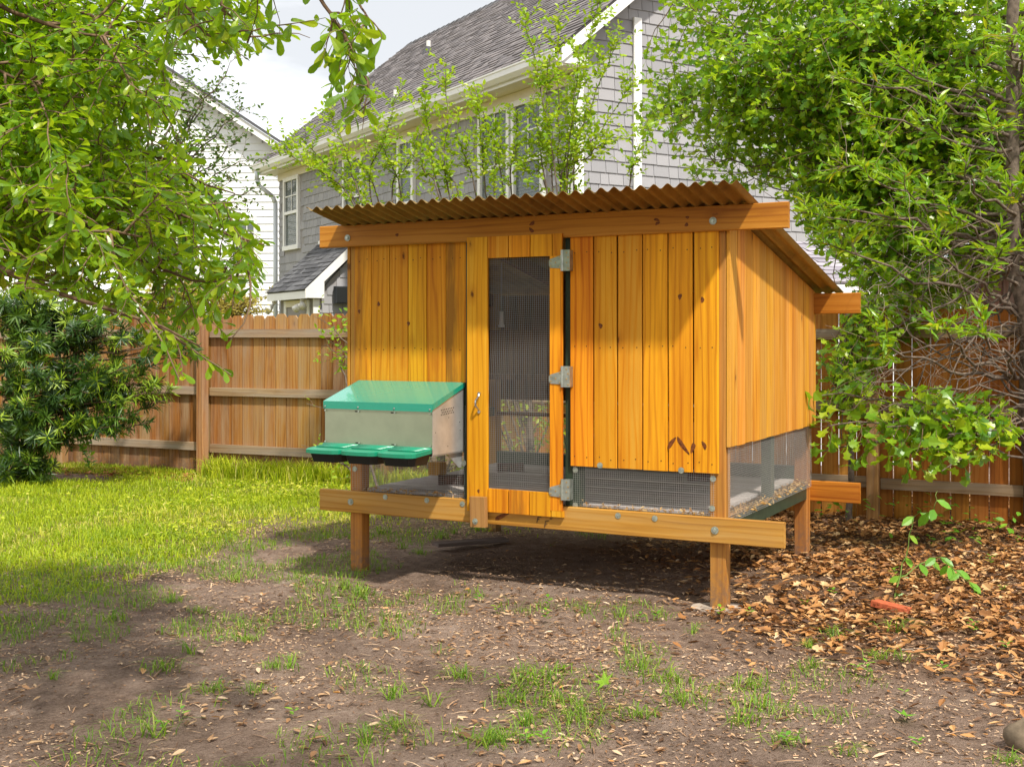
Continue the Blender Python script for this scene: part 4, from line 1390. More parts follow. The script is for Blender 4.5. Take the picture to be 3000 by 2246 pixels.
# hinges
for hz in (1.938, 1.265, .611):
    h = empty('hinge_tmp', (0, 0, 0))
    bpy.data.objects.remove(h)
    m = MB()
    m.extrude([(1.682, hz + .012), (1.755, hz + .045 - .012), (1.755, hz - .045), (1.682, hz - .040), (1.672, hz - .028), (1.672, hz + .002)], lambda a, b, h_: (a, h_, b), -.0265, -.0235)
    m.box(1.762, 1.806, -.0265, -.0235 + .0, hz - .060, hz + .062)
    hg = m.build('hinge', M['zinc'], coop)
    MB().cyl((1.757, -.027, hz - .06), (1.757, -.027, hz + .062), .0075, .0075, 10).build('hinge_pin', M['zinc'], hg)
    MB().box(1.7635, 1.806, -.0232, .018, hz - .058, hz + .06).build('hinge_packing', M['zinc'], hg)
    for (sx_, sz_) in [(1.684, -.028), (1.685, .0), (1.715, -.010), (1.742, .022), (1.742, -.035), (1.785, .045), (1.795, .018), (1.785, -.012), (1.795, -.045)]:
        MB().cyl((sx_, -.030, hz + sz_), (sx_, -.0262, hz + sz_), .0045, .006, 8).build('screw', M['screw'], hg)
# pull handle on the door
hm = MB()
pts = [(1.205, -.026, 1.150), (1.205, -.034, 1.140), (1.200, -.058, 1.118), (1.199, -.062, 1.10), (1.200, -.058, 1.082), (1.205, -.034, 1.062), (1.205, -.026, 1.052)]
for a, b in zip(pts[:-1], pts[1:]): hm.cyl(a, b, .0055, .0055, 8)
hm.cyl((1.205, -.0245, 1.156), (1.205, -.031, 1.156), .011, .009, 10)
hm.cyl((1.205, -.0245, 1.046), (1.205, -.031, 1.046), .011, .009, 10)
hd = hm.build('pull_handle', plain('handle_steel', (.6, .6, .58), .25, .95), door, (-DX, .013, -DZ))
# turn latch on the lower beam
lt = obj('turn_latch', chamfer_mesh(.107, .036, .180, .004, M['latch'], 'turn_latch'), coop, (1.214, -.048, .449), (0, R(-1.5), 0))
MB().cyl((-.015, -.0185, -.055), (-.015, -.021, -.055), .018, .018, 14).build('washer', M['washer'], lt)
MB().cyl((-.015, -.021, -.055), (-.015, -.030, -.055), .011, .009, 6).build('bolt', M['zinc'], lt)
# carriage bolts with washers on the beams
for (bx_, bz_) in [(.222, 2.131), (2.657, 2.129), (.246, .441), (2.668, .442)]:
    wsh = MB().cyl((bx_, -.0005, bz_), (bx_, -.004, bz_), .021, .021, 18).build('washer', M['washer'], coop)
    MB().cyl((bx_, -.004, bz_), (bx_, -.012, bz_), .011, .009, 6).build('bolt', M['zinc'], wsh)
# fender washers holding the mesh
for (bx_, by_, bz_) in [(.512, 0, .488), (.82, 0, .487), (1.074, 0, .481), (2.097, 0, .482), (2.319, 0, .482), (1.066, .033, .726), (1.815, .033, .724), (1.815, .033, .518), (2.647, .033, .718), (2.641, .033, .555), (.255, .033, .649), (1.98, .012, .760), (2.47, .012, .757)]:
    wsh = MB().cyl((bx_, by_ - .0005, bz_), (bx_, by_ - .003, bz_), .017, .017, 18).build('washer', M['washer'], coop)
    MB().cyl((bx_, by_ - .003, bz_), (bx_, by_ - .006, bz_), .004, .004, 8).build('screw', M['zinc'], wsh)
# pencil marks on the beam


def stroke(a, b, w_=.0028):
    a, b = Vector((a[0], 0, a[1])), Vector((b[0], 0, b[1]))
    d = (b - a).normalized()
    s_ = Vector((-d.z, 0, d.x)) * w_
    MB().add([a - s_, a + s_, b + s_, b - s_], [(0, 1, 2, 3)]).build('pencil_mark', M['pencil'], coop, (0, -.0012 - .00002 * len(coop.children), 0))


for (ox, oz, sc_) in [(1.582, .425, .026), (1.632, .400, .032)]:
    stroke((ox, oz - .02), (ox + .008, oz + sc_ - .012)); stroke((ox + .008, oz + sc_ - .012), (ox + .030, oz + sc_ - .010)); stroke((ox + .002, oz), (ox + .016, oz + .001))
stroke((1.668, .430), (1.672, .440)); stroke((1.678, .431), (1.682, .441))


# dark branch scars and big knots that the photograph shows
def scar(x, z, w_, h_, rot, y, name='knot', parent=coop):
    m = MB()
    n_ = 12
    ps = []
    for i in range(n_):
        a = 2 * math.pi * i / n_
        r_ = 1 + .15 * math.sin(3 * a + x * 20)
        px_, pz_ = math.cos(a) * w_ * r_, math.sin(a) * h_ * r_
        ps.append((px_ * math.cos(rot) - pz_ * math.sin(rot), px_ * math.sin(rot) + pz_ * math.cos(rot)))
    vs = [(0, -.0012, 0)] + [(a, 0, b) for a, b in ps]
    m.add(vs, [(0, i + 1, (i + 1) % n_ + 1) for i in range(n_)])
    return m.build(name, M['scar'], parent, (x, y, z))


M['scar'] = plain('knot_wood', (.20, .055, .010), .6, 0, .3, 60, .45)
for (x_, z_, w_, h_, r_, y_) in [(2.41, .905, .012, .040, -.6, .0188), (2.475, .895, .012, .060, .65, .0188), (2.535, .885, .012, .030, -.3, .0188), (2.60, .90, .011, .025, .4, .0188), (1.345, .425, .055, .013, .45, -.0006),
                                (2.33, 2.15, .018, .008, -.3, -.0006), (2.335, 2.13, .016, .008, .5, -.0006), (2.51, 2.155, .011, .008, 0, -.0006), (2.505, 2.115, .012, .010, .9, -.0006), (.60, 2.135, .012, .010, 0, -.0006), (1.55, 2.165, .020, .011, .6, -.0006), (1.545, 2.125, .020, .011, -.7, -.0006),
                                (.435, 1.705, .011, .015, 0, .0378), (.66, 1.58, .011, .014, 0, .0378), (.285, 1.66, .010, .014, 0, .0378), (1.61, .53, .012, .026, 0, -.0095), (1.20, .57, .008, .012, 0, -.0248), (1.98, 1.56, .012, .016, .4, .0188), (2.46, 1.72, .011, .017, -.3, .0188), (2.59, 1.70, .010, .017, 0, .0188)]:
    scar(x_, z_, w_, h_, r_, y_)

# ------------------------------------------------------------------ roll-out nest box on the coop front
nb = empty('nest_box', coop_w(0, 0, 0), -CTH, 'galvanised roll-out nest box with green sloping lid hung on the coop front', 'nest box')
nx0, nx1, nf, nz0 = .292, 1.066, -.335, .795
MB().box(nx1 - .002, nx1, nf, .03, nz0, nz0 + .01).build('lower_flange', M['galv'], nb)
for xs_ in (nx0, nx1 - .0015):
    m = MB()
    m.extrude([(nf + .002, nz0), (.03, nz0), (.03, 1.205), (nf + .002, 1.085)], lambda a, b, h: (h, a, b), xs_, xs_ + .0015)
    m.build('side_panel', M['galv'], nb)
MB().box(nx0 + .002, nx1 - .002, nf - .0005, nf + .0015, .840, 1.062).build('front_panel', M['galv_grass_tint'], nb)
MB().box(nx0 + .002, nx1 - .002, nf + .005, .03, nz0 + .0, nz0 + .002).build('bottom_panel', M['galv'], nb)
lid = MB()
lid.extrude([(nf - .008, 1.058), (nf - .005, 1.058), (nf - .005, 1.099), (.034, 1.214), (.034, 1.219), (nf - .008, 1.104)], lambda a, b, h: (h, a, b), nx0 - .004, nx1 + .004)
for xs_ in (nx0 - .006, nx1 + .0042):
    lid.extrude([(nf - .008, 1.068), (nf - .008, 1.104), (.034, 1.2195), (.034, 1.19)], lambda a, b, h: (h, a, b), xs_, xs_ + .0018)
lid.build('lid', M['teal'], nb)
scr = [(nx0 + .008, 1.072), (.545, 1.072), (.805, 1.072), (nx1 - .012, 1.072), (nx0 + .008, 1.046), (.548, 1.046), (.808, 1.046), (nx1 - .012, 1.046), (nx0 + .008, .856), (.552, .856), (.812, .856), (nx1 - .012, .856)]
for (sx_, sz_) in scr:
    MB().cyl((sx_, nf - .009, sz_), (sx_, nf - .0125, sz_), .0058, .0040, 10).build('screw', M['zinc'], nb)
for (sx_, sz_) in [(.530, 1.046), (.790, 1.046), (.534, .856), (.794, .856)]:
    MB().box(sx_ - .013, sx_ + .008, nf - .0018, nf - .0006, sz_ - .0035, sz_ + .0035).build('slot', M['dark_slot'], nb)
vh = MB()
for r_ in range(3):
    for c_ in range(8):
        if r_ == 1 and c_ == 7: continue
        yv, zv = -.235 + c_ * .020 + (r_ % 2) * .010, 1.035 + r_ * .014 + c_ * .0012
        vh.cyl((nx1 + .0002, yv, zv), (nx1 + .0012, yv, zv), .0042, .0042, 8)
vh.build('vent_hole', M['dark_slot'], nb)
m = MB()
for (yv, zv) in [(-.15, 1.015), (-.16, .845), (-.30, .935), (-.02, .98), (-.015, .93)]:
    m.cyl((nx1 + .0002, yv, zv), (nx1 + .0012, yv, zv), .003, .003, 8)
m.build('rivet_hole', M['dark_slot'], nb)
gus = MB()
gus.extrude([(.0, .70), (.035, .70), (.035, .795), (-.14, .795)], lambda a, b, h: (h, a, b), nx1 - .02, nx1 - .016)
gus.build('bracket', M['galv'], nb)
# three egg trays with hinged green covers
tw = (nx1 - nx0) / 3
for i in range(3):
    xa = nx0 + i * tw
    xb = xa + tw
    cx_ = (xa + xb) / 2
    # tray body: tapered black tub
    m = MB()
    top = [(xa + .006, nf - .01), (xb - .006, nf - .01), (xb - .006, nf - .16), (xb - .04, nf - .195), (xa + .04, nf - .195), (xa + .006, nf - .16)]
    bot = [(cx_ + (a - cx_) * .84, nf - .02 + (b - nf + .01) * .88) for a, b in top]
    m.add([(a, b, .812) for a, b in top] + [(a, b, .752) for a, b in bot], [tuple(range(6)), tuple(reversed(range(6, 12)))] + [(j, (j + 1) % 6, 6 + (j + 1) % 6, 6 + j) for j in range(6)])
    tr_ = m.build('egg_tray', M['black_plastic'], nb)
    # cover with rolled rim
    m = MB()
    rim = [(xa + .001, nf - .006), (xb - .001, nf - .006), (xb - .001, nf - .180), (xb - .012, nf - .202), (xb - .05, nf - .213), (cx_, nf - .216), (xa + .05, nf - .213), (xa + .012, nf - .202), (xa + .001, nf - .180)]
    inn = [(cx_ + (a - cx_) * .93, nf - .11 + (b - nf + .11) * .92) for a, b in rim]
    n_ = len(rim)
    zt = lambda b: .842 + (b - nf) * .06
    m.add([(a, b, zt(b) - .026) for a, b in rim] + [(a, b, zt(b) - .004) for a, b in rim] + [(a, b, zt(b)) for a, b in inn] + [(cx_ + (a - cx_) * .86, nf - .11 + (b - nf + .11) * .84, zt(b) - .004) for a, b in rim],
          [(j, (j + 1) % n_, n_ + (j + 1) % n_, n_ + j) for j in range(n_)] + [(n_ + j, n_ + (j + 1) % n_, 2 * n_ + (j + 1) % n_, 2 * n_ + j) for j in range(n_)]
          + [(2 * n_ + j, 2 * n_ + (j + 1) % n_, 3 * n_ + (j + 1) % n_, 3 * n_ + j) for j in range(n_)] + [tuple(3 * n_ + j for j in range(n_)), tuple(reversed(range(n_)))])
    cv = m.build('tray_cover', M['tray_green'], tr_)
    for r_ in range(3):
        yy = nf - .052 - r_ * .026
        MB().cyl((xa + .018, yy, zt(yy) + .000), (xb - .018, yy, zt(yy) + .000), .005, .005, 8).build('rib', M['tray_green'], tr_, smooth=True)
    m = MB().cyl((xa + .0015, nf - .012, .836), (xb - .0015, nf - .012, .836), .014, .014, 14)
    m.build('hinge_tube', M['tray_green'], tr_, smooth=True)

# things inside the coop
def brick_at(x, y, z, rz, label, name='brick', mat='brick', s=(.195, .092, .057), world=False):
    m = MB()
    a, b, c = s[0] / 2, s[1] / 2, s[2]
    e = .004
    m.extrude([(-a + e, -b), (a - e, -b), (a, -b + e), (a, b - e), (a - e, b), (-a + e, b), (-a, b - e), (-a, -b + e)], lambda p, q, h: (p, q, h), 0, c)
    w_ = coop_w(x, y, z) if not world else Vector((x, y, z))
    o = m.build(name, M[mat], None, w_, (0, 0, rz))
    return tag(o, label, 'brick')


brick_at(.71, .50, .526, .08, 'dark brick on the coop floor behind the mesh beside the nest box')
brick_at(.70, 1.33, .526, .05, 'dark brick on the coop floor seen through the door')
brick_at(2.10, 1.45, .526, -.2, 'dark brick at the back of the coop floor under the side planks')
o = MB().box(-.045, .045, -.045, .045, 0, .09).build('wood_block', M['post'], None, coop_w(.345, .90, .526), (0, 0, -CTH))
tag(o, 'small orange wood block standing at the floor edge inside coop', 'wood block')
fe = empty('hanging_drinker', coop_w(.885, .85, 1.58), -CTH, 'small milky drinker bottle hanging inside the coop door', 'drinker')
MB().cyl((0, 0, 0), (0, 0, .09), .016, .013, 14).build('bottle', M['milk'], fe, smooth=True)
MB().cyl((0, 0, .09), (0, 0, .42), .0012, .0015, 6).build('hanger_wire', M['wire'], fe)
MB().cyl((0, 0, -.018), (0, 0, 0), .022, .022, 14).build('cup', M['milk'], fe)

# objects on the ground
o = hbeam(-.30, .30, -.045, .045, 0, .024, 'grey_plank', None, 'loose_plank')
o.location = (-.29, 8.49, .035)
o.rotation_euler = (R(3), R(2), math.atan2(.32, .46))
tag(o, 'weathered grey plank lying on the soil under the coop', 'plank')
pad = MB()
pr = np.random.default_rng(3)
ring = [(math.cos(a) * .17 * pr.uniform(.75, 1.15), math.sin(a) * .13 * pr.uniform(.75, 1.15)) for a in np.linspace(0, 6.28, 13)[:-1]]
pad.add([(a, b, -.03) for a, b in ring] + [(a * .95, b * .95, .012) for a, b in ring], [tuple(reversed(range(12))), tuple(range(12, 24))] + [(j, (j + 1) % 12, 12 + (j + 1) % 12, 12 + j) for j in range(12)])
pl_ = coop_w(2.66, .075, 0)
tag(pad.build('concrete_footing', M['concrete'], None, (pl_.x, pl_.y, .0)), 'crumbly pale concrete footing around the coop leg', 'footing')
gb = G(2610, 1790)
o = brick_at(gb[0], gb[1], .010, -.75, 'flat red brick paver lying in the leaf litter', 'brick_paver', 'red_brick', (.20, .095, .03), True)
o['category'] = 'brick'
o.rotation_euler = (R(-4), R(5), -.75)


def rock(name, x, y, s, label, mat, seed):
    r = np.random.default_rng(seed)
    import bmesh
    bm = bmesh.new()
    bmesh.ops.create_icosphere(bm, subdivisions=3, radius=1.0)
    off = r.uniform(0, 50, 3)
    for v_ in bm.verts:
        q = np.array(v_.co) + off
        d = 1 + .22 * math.sin(q[0] * 2.1) * math.cos(q[1] * 1.7) + .10 * math.sin(q[2] * 4 + q[0] * 3)
        v_.co = Vector((v_.co.x * s[0] * d, v_.co.y * s[1] * d, v_.co.z * s[2] * d))
    me = bpy.data.meshes.new(name)
    bm.to_mesh(me); bm.free()
    me.materials.append(M[mat])
    me.polygons.foreach_set('use_smooth', np.ones(len(me.polygons), dtype=bool))
    return tag(obj(name, me, None, (x, y, s[2] * .45)), label, name)


gr = G(3010, 2190)
rock('rock', gr[0], gr[1], (.075, .06, .085), 'brown rounded rock half sunk in the foreground soil', 'rock', 4)
gp = G(1752, 1942)
rock('pebble', gp[0], gp[1], (.013, .009, .006), 'small white pebble among foreground leaves and grass tufts', 'pebble', 5)
gp = G(2313, 2100)
rock('pebble', gp[0], gp[1], (.008, .006, .004), 'tiny white pebble beside a grass tuft near the leaf litter', 'pebble', 6)


def stick(pxs, r, label, mat='twig_grey'):
    m = MB()
    pts_ = [(*G(u, v), .012) for u, v in pxs]
    for a, b in zip(pts_[:-1], pts_[1:]): m.cyl(a, b, r, r * .8, 7)
    tag(m.build('stick', M[mat], None, smooth=True), label, 'stick')


stick([(2580, 2060), (2620, 2080), (2660, 2105)], .003, 'thin pale curved twig lying on bare soil beside star leaf')
stick([(2640, 1910), (2720, 1905), (2790, 1912), (2830, 1930)], .004, 'thin bent stick lying across the leaf litter')
stick([(2800, 1617), (2850, 1622), (2885, 1624)], .008, 'short pale stick among the litter by the ground vine')
stick([(450, 1990), (480, 1960), (505, 1930)], .005, 'short dark stick lying on the bare soil near lawn edge', 'twig')


# ------------------------------------------------------------------ trees and shrubs
def smooth_path(ctrl, n, jit, rng):
    c = np.array(ctrl, float)
    if len(c) == 2:
        c = np.stack([c[0], c[0] * .66 + c[1] * .34, c[0] * .33 + c[1] * .67, c[1]])
    t_ = np.linspace(0, len(c) - 1.0001, n)
    i = t_.astype(int)
    f = (t_ - i)[:, None]
    p0, p1, p2, p3 = c[np.maximum(i - 1, 0)], c[i], c[np.minimum(i + 1, len(c) - 1)], c[np.minimum(i + 2, len(c) - 1)]
    P = .5 * ((2 * p1) + (-p0 + p2) * f + (2 * p0 - 5 * p1 + 4 * p2 - p3) * f ** 2 + (-p0 + 3 * p1 - 3 * p2 + p3) * f ** 3)
    w = rng.normal(0, jit, P.shape)
    w[0] = 0
    return P + w


def tubes_mesh(name, lines, mat, sides=5):
    V, Fq, b = [], [], 0
    ang = np.arange(sides) * 2 * np.pi / sides
    for P, r in lines:
        n = len(P)
        tg = unit(np.gradient(P, axis=0))
        ref = np.array([0.31, 0.17, 0.93]) if abs(tg[0][2]) < .8 else np.array([.9, .3, .1])
        a = unit(np.cross(tg, ref))
        c = np.cross(tg, a)
        ring = P[:, None] + r[:, None, None] * (np.cos(ang)[None, :, None] * a[:, None] + np.sin(ang)[None, :, None] * c[:, None])
        V.append(ring.reshape(-1, 3))
        ii = b + np.arange(n * sides).reshape(n, sides)
        q = np.stack([ii[:-1], np.roll(ii[:-1], -1, 1), np.roll(ii[1:], -1, 1), ii[1:]], -1).reshape(-1, 4)
        Fq.append(q)
        b += n * sides
    return np_mesh(name, np.concatenate(V), np.concatenate(Fq), mat, smooth=True)


def rvec(rng):
    return unit(rng.normal(0, 1, 3))


def branchlet(p, d, L, n, droop, wander, rng):
    pts = [np.array(p, float)]
    d = unit(np.array(d, float))
    for i in range(n):
        d = unit(d + rng.normal(0, wander, 3) + np.array([0, 0, -droop]))
        pts.append(pts[-1] + d * L / n)
    return np.array(pts)


class Tree:
    def __init__(self, seed):
        self.rng = np.random.default_rng(seed)
        self.trunk, self.limbs, self.twigs = [], [], []
        self.P, self.D, self.N, self.S = [], [], [], []
        self.tone = None

    def limb(self, ctrl, r0, r1, n=14, jit=.02, trunk=False):
        P = smooth_path(ctrl, n, jit, self.rng)
        (self.trunk if trunk else self.limbs).append((P, np.linspace(r0, r1, n)))
        return P

    def sub(self, P, n, length, t0=.15, spread=.9, droop=.05, up=.1, keep=None, r=.006, wander=.18):
        """side branches along path P; returns list of paths"""
        out = []
        tg = unit(np.gradient(P, axis=0))
        for _ in range(n):
            t_ = self.rng.uniform(t0, 1.0) * (len(P) - 1.001)
            i = int(t_)
            f = t_ - i
            p = P[i] * (1 - f) + P[i + 1] * f
            q = rvec(self.rng)
            q = unit(q - tg[i] * q.dot(tg[i]))
            d = tg[i] * (1 - spread * .55) + q * spread + np.array([0, 0, up])
            L = length * self.rng.uniform(.5, 1.2)
            path = branchlet(p, d, L, 5, droop, wander, self.rng)
            if keep is not None and not keep(path[-1]): continue
            self.twigs.append((path, np.linspace(r, r * .35, len(path))))
            out.append(path)
        return out

    def leaf_twig(self, path, step, size, ang=.9, nrm_up=1.0, t0=.1, hang=0.0, jitter=.35):
        seg = np.linalg.norm(np.diff(path, axis=0), axis=1)
        L = seg.sum()
        n = max(2, int(L / step))
        cum = np.concatenate([[0], np.cumsum(seg)]) / L
        tt = np.linspace(t0, 1.0, n)
        pos = np.stack([np.interp(tt, cum, path[:, k]) for k in range(3)], -1)
        tg = unit(np.stack([np.interp(tt, np.linspace(0, 1, len(path)), unit(np.gradient(path, axis=0))[:, k]) for k in range(3)], -1))
        side = unit(np.cross(tg, np.array([0, 0, 1.0]) + self.rng.normal(0, .25, (n, 3))))
        sg = np.where(np.arange(n) % 2 == 0, 1, -1)[:, None]
        D = tg * (1 - ang * .5) + side * sg * ang + self.rng.normal(0, jitter, (n, 3)) + np.array([0, 0, -hang])
        N = np.array([0, 0, nrm_up]) + self.rng.normal(0, .55, (n, 3))
        self.P.append(pos); self.D.append(D); self.N.append(N); self.S.append(self.rng.uniform(size[0], size[1], n))

    def arrays(self):
        return [np.concatenate(a) for a in (self.P, self.D, self.N, self.S)]

    def finish(self, name, label, cat, tmpl, leafm, barkm, twigm, keep=None, base=None, single=None, group=None, leafname='leaf'):
        first = (self.trunk or self.limbs)[0][0][0]
        root = empty(name, tuple(first if base is None else base), 0, label, cat, group)
        off = np.array(root.location)
        sh = lambda lines: [(p - off, r) for p, r in lines]
        if self.trunk: obj('trunk', tubes_mesh('trunk', sh(self.trunk), barkm, 10), root)
        if self.limbs: obj('limbs', tubes_mesh('limbs', sh(self.limbs), barkm, 7), root)
        if self.twigs: tag(obj('twigs', tubes_mesh('twigs', sh(self.twigs), twigm, 4), root), kind='stuff')
        P, D, N, S = self.arrays()
        if keep is not None:
            k = keep(P + unit(D) * S[:, None] * .6)
            P, D, N, S = P[k], D[k], N[k], S[k]
        if single is not None:
            idx_ = np.nonzero(single(P))[0]
            idx_ = self.rng.permutation(idx_)[:290]
            for i in idx_:
                leaf_object(leafname, P[i], D[i], N[i], S[i], tmpl, leafm, root)
            mk = np.ones(len(P), bool)
            mk[idx_] = False
            P, D, N, S = P[mk], D[mk], N[mk], S[mk]
        if len(P):
            tag(obj('crown', leaf_cloud('crown', P - off, D, N, S, tmpl, leafm, self.rng, None if self.tone is None else np.concatenate(self.tone)), root), kind='stuff')
        print('tree', name, len(P), 'leaves', len(self.twigs), 'twigs')
        return root


def in_poly(u, v, poly):
    u, v = np.asarray(u, float), np.asarray(v, float)
    inside = np.zeros(u.shape, bool)
    n = len(poly)
    for i in range(n):
        x0, y0 = poly[i]
        x1, y1 = poly[(i + 1) % n]
        if y0 == y1: continue
        c = ((y0 > v) != (y1 > v)) & (u < (x1 - x0) * (v - y0) / (y1 - y0) + x0)
        inside ^= c
    return inside


# ---- oak on the left: its boughs come in from beyond the left edge
OPEN_L = [(815, -5), (805, 120), (700, 190), (470, 175), (520, 260), (560, 380), (640, 470), (715, 560), (790, 640), (815, 760), (770, 850), (690, 890), (680, 1110), (470, 1120), (380, 1010), (300, 960), (150, 880), (-400, 820), (-400, 2400), (3300, 2400), (3300, -5)]


def keep_left(P):
    u, v = proj(P)
    behind = P[..., 1] < .3
    return behind | ~in_poly(u, v, OPEN_L) | (v < -5)


T1 = Tree(11)
T1.limb([(-3.9, 4.6, -.1), (-3.85, 4.6, 1.2), (-3.7, 4.5, 2.4), (-3.6, 4.4, 4.2)], .17, .09, 16, .012, True)
targets = [((-3.7, 4.5, 2.3), W(430, 150, 4.3)), ((-3.7, 4.5, 2.4), W(200, 60, 5.0)), ((-3.7, 4.5, 2.2), W(560, 330, 5.2)), ((-3.75, 4.5, 2.0), W(690, 560, 4.9)), ((-3.75, 4.5, 1.9), W(760, 700, 4.6)),
           ((-3.75, 4.5, 1.8), W(640, 860, 4.3)), ((-3.75, 4.5, 1.7), W(600, 1010, 4.0)), ((-3.8, 4.5, 1.7), W(420, 930, 4.8)), ((-3.8, 4.5, 1.6), W(250, 820, 5.2)), ((-3.8, 4.5, 2.1), W(350, 420, 5.6)),
           ((-3.7, 4.5, 2.6), W(120, 250, 4.2)), ((-3.7, 4.5, 2.0), W(180, 560, 4.4)), ((-3.7, 4.5, 2.5), W(560, 90, 4.6)), ((-3.7, 4.5, 1.9), W(430, 700, 4.0)), ((-3.7, 4.5, 2.2), W(330, 260, 4.8)),
           ((-3.7, 4.5, 2.2), W(500, 520, 5.8)), ((-3.7, 4.5, 1.8), W(60, 700, 5.0)), ((-3.7, 4.5, 2.3), W(90, 420, 5.6)), ((-3.7, 4.5, 2.3), W(20, 120, 5.4)), ((-3.7, 4.5, 2.0), W(540, 780, 5.6)), ((-3.7, 4.5, 2.0), W(330, 640, 6.2))]
for a, b in targets:
    mid = (np.array(a) + np.array(b)) / 2 + np.array([0, T1.rng.uniform(-.2, .3), .22 + T1.rng.uniform(0, .2)])
    P = T1.limb([a, mid, b], .026, .003, 14, .02)
    subs = T1.sub(P, 30, .55, .25, .8, .06, .02, keep_left, .006)
    for s_ in subs:
        tw = T1.sub(s_, 5, .26, .15, .8, .07, .0, keep_left, .003)
        for q in tw + [s_]:
            T1.leaf_twig(q, .0155, (.034, .068), .85, .8, .12, .25)
# overhanging bough along the top and its drooping spray
bough = T1.limb([(-3.6, 4.4, 3.4), (-2.3, 3.9, 3.35), W(700, -130, 3.7), W(880, -60, 3.5), W(1000, 90, 3.45), W(1080, 250, 3.4), W(1085, 300, 3.4)], .011, .002, 40, .0025)
for q in T1.sub(bough, 40, .30, .35, .8, .12, .0, lambda p: (proj(p)[1] < -30) | (proj(p)[1] < 170) & (proj(p)[0] < 800), .004):
    T1.leaf_twig(q, .024, (.05, .072), .8, .5, .1, .5)
for q in T1.sub(bough[23:], 34, .17, .0, .75, .10, .0, lambda p: (proj(p)[0] > 860) & (proj(p)[0] < 1110), .0025):
    T1.leaf_twig(q, .028, (.045, .078), .8, .4, .15, .45)
b2 = T1.limb([bough[14], W(640, -40, 3.7), W(700, 60, 3.7), W(740, 120, 3.7)], .008, .003, 12, .01)
for q in T1.sub(b2, 22, .22, .0, .85, .12, .0, lambda p: proj(p)[1] < 170, .003):
    T1.leaf_twig(q, .024, (.05, .075), .8, .5, .1, .5)
b3 = T1.limb([bough[12], W(500, -60, 3.9), W(560, 40, 3.8), W(600, 110, 3.8)], .008, .003, 12, .01)
for q in T1.sub(b3, 26, .24, .0, .85, .12, .0, lambda p: proj(p)[1] < 180, .003):
    T1.leaf_twig(q, .024, (.05, .075), .8, .5, .1, .5)
b4 = T1.limb([bough[20], W(980, -70, 3.6), W(1040, -10, 3.5), W(1090, 80, 3.45)], .006, .003, 10, .01)
for q in T1.sub(b4, 14, .16, .1, .8, .1, .0, lambda p: (proj(p)[0] < 1120), .003):
    T1.leaf_twig(q, .028, (.045, .075), .8, .4, .1, .45)
# upper crown, out of frame
for j in range(5):
    a = np.array((-3.65, 4.4, 2.6 + j * .09))
    az = T1.rng.uniform(2.0, 5.2)
    b = a + np.array([math.cos(az) * 2.2, math.sin(az) * 2.0, T1.rng.uniform(.3, 1.8)])
    P = T1.limb([a, (a + b) / 2 + (0, 0, .3), b], .035, .01, 10, .03)
    for s_ in T1.sub(P, 12, .7, .3, .9, .03, .1, keep_left, .006):
        T1.leaf_twig(s_, .04, (.06, .09), .9, .7, .1, .2)


def single_left(P):
    u, v = proj(P)
    return ((u > 860) & (v < 400) & (v > -60)) | ((v > 930) & (u > 420) & (u < 720))


T1.finish('oak_tree', 'glossy-leaved oak whose boughs hang in front of the white house', 'tree', 'oak', M['leaf_oak'], M['bark_brown'], M['twig'], lambda P: keep_left(P) | ((P[:, 1] < 3.8) & (proj(P)[0] > 820) & (proj(P)[0] < 1150) & (proj(P)[1] < 380)), (-3.9, 4.6, 0), single_left)

# ---- shade oak behind the photographer's right shoulder (casts the dappled shade on the foreground soil)
T2 = Tree(23)
T2.limb([(3.9, -.6, -.1), (3.9, -.6, 2.0), (3.7, -.4, 4.0), (3.5, -.2, 6.2)], .20, .08, 16, .012, True)
for j in range(13):
    a = np.array((3.75, -.45, 3.0 + 2.2 * (j / 13)))
    b = np.array([T2.rng.uniform(-1.6, 4.2), T2.rng.uniform(-2.2, 3.3), T2.rng.uniform(4.1, 6.3)])
    P = T2.limb([a, (a + b) / 2 + (0, 0, .35), b], .04, .012, 10, .03)
    for s_ in T2.sub(P, 11, .65, .3, .9, .03, .05, lambda p: (p[2] > 3.6) & (p[1] < 3.6), .006):
        T2.leaf_twig(s_, .034, (.07, .10), .9, .8, .1, .2)
T2.finish('shade_oak', 'spreading oak overhead behind the viewer, shading the foreground soil', 'tree', 'oak', M['leaf_oak'], M['bark_brown'], M['twig'], lambda P: (proj(P)[1] < -20) | (P[:, 1] < .5), (3.9, -.6, 0))

# ---- lobed oak on the right, in front of the grey gable
OPEN_R = [(1880, -5), (1960, 60), (1890, 140), (1870, 260), (1800, 300), (1850, 400), (1960, 440), (2010, 520), (2060, 560), (2230, 560), (2330, 590), (2330, 660), (2420, 780), (2520, 880), (2600, 2400), (-100, 2400), (-100, -5)]


def keep_right(P):
    u, v = proj(P)
    return ~in_poly(u, v, OPEN_R) | (v < -5)


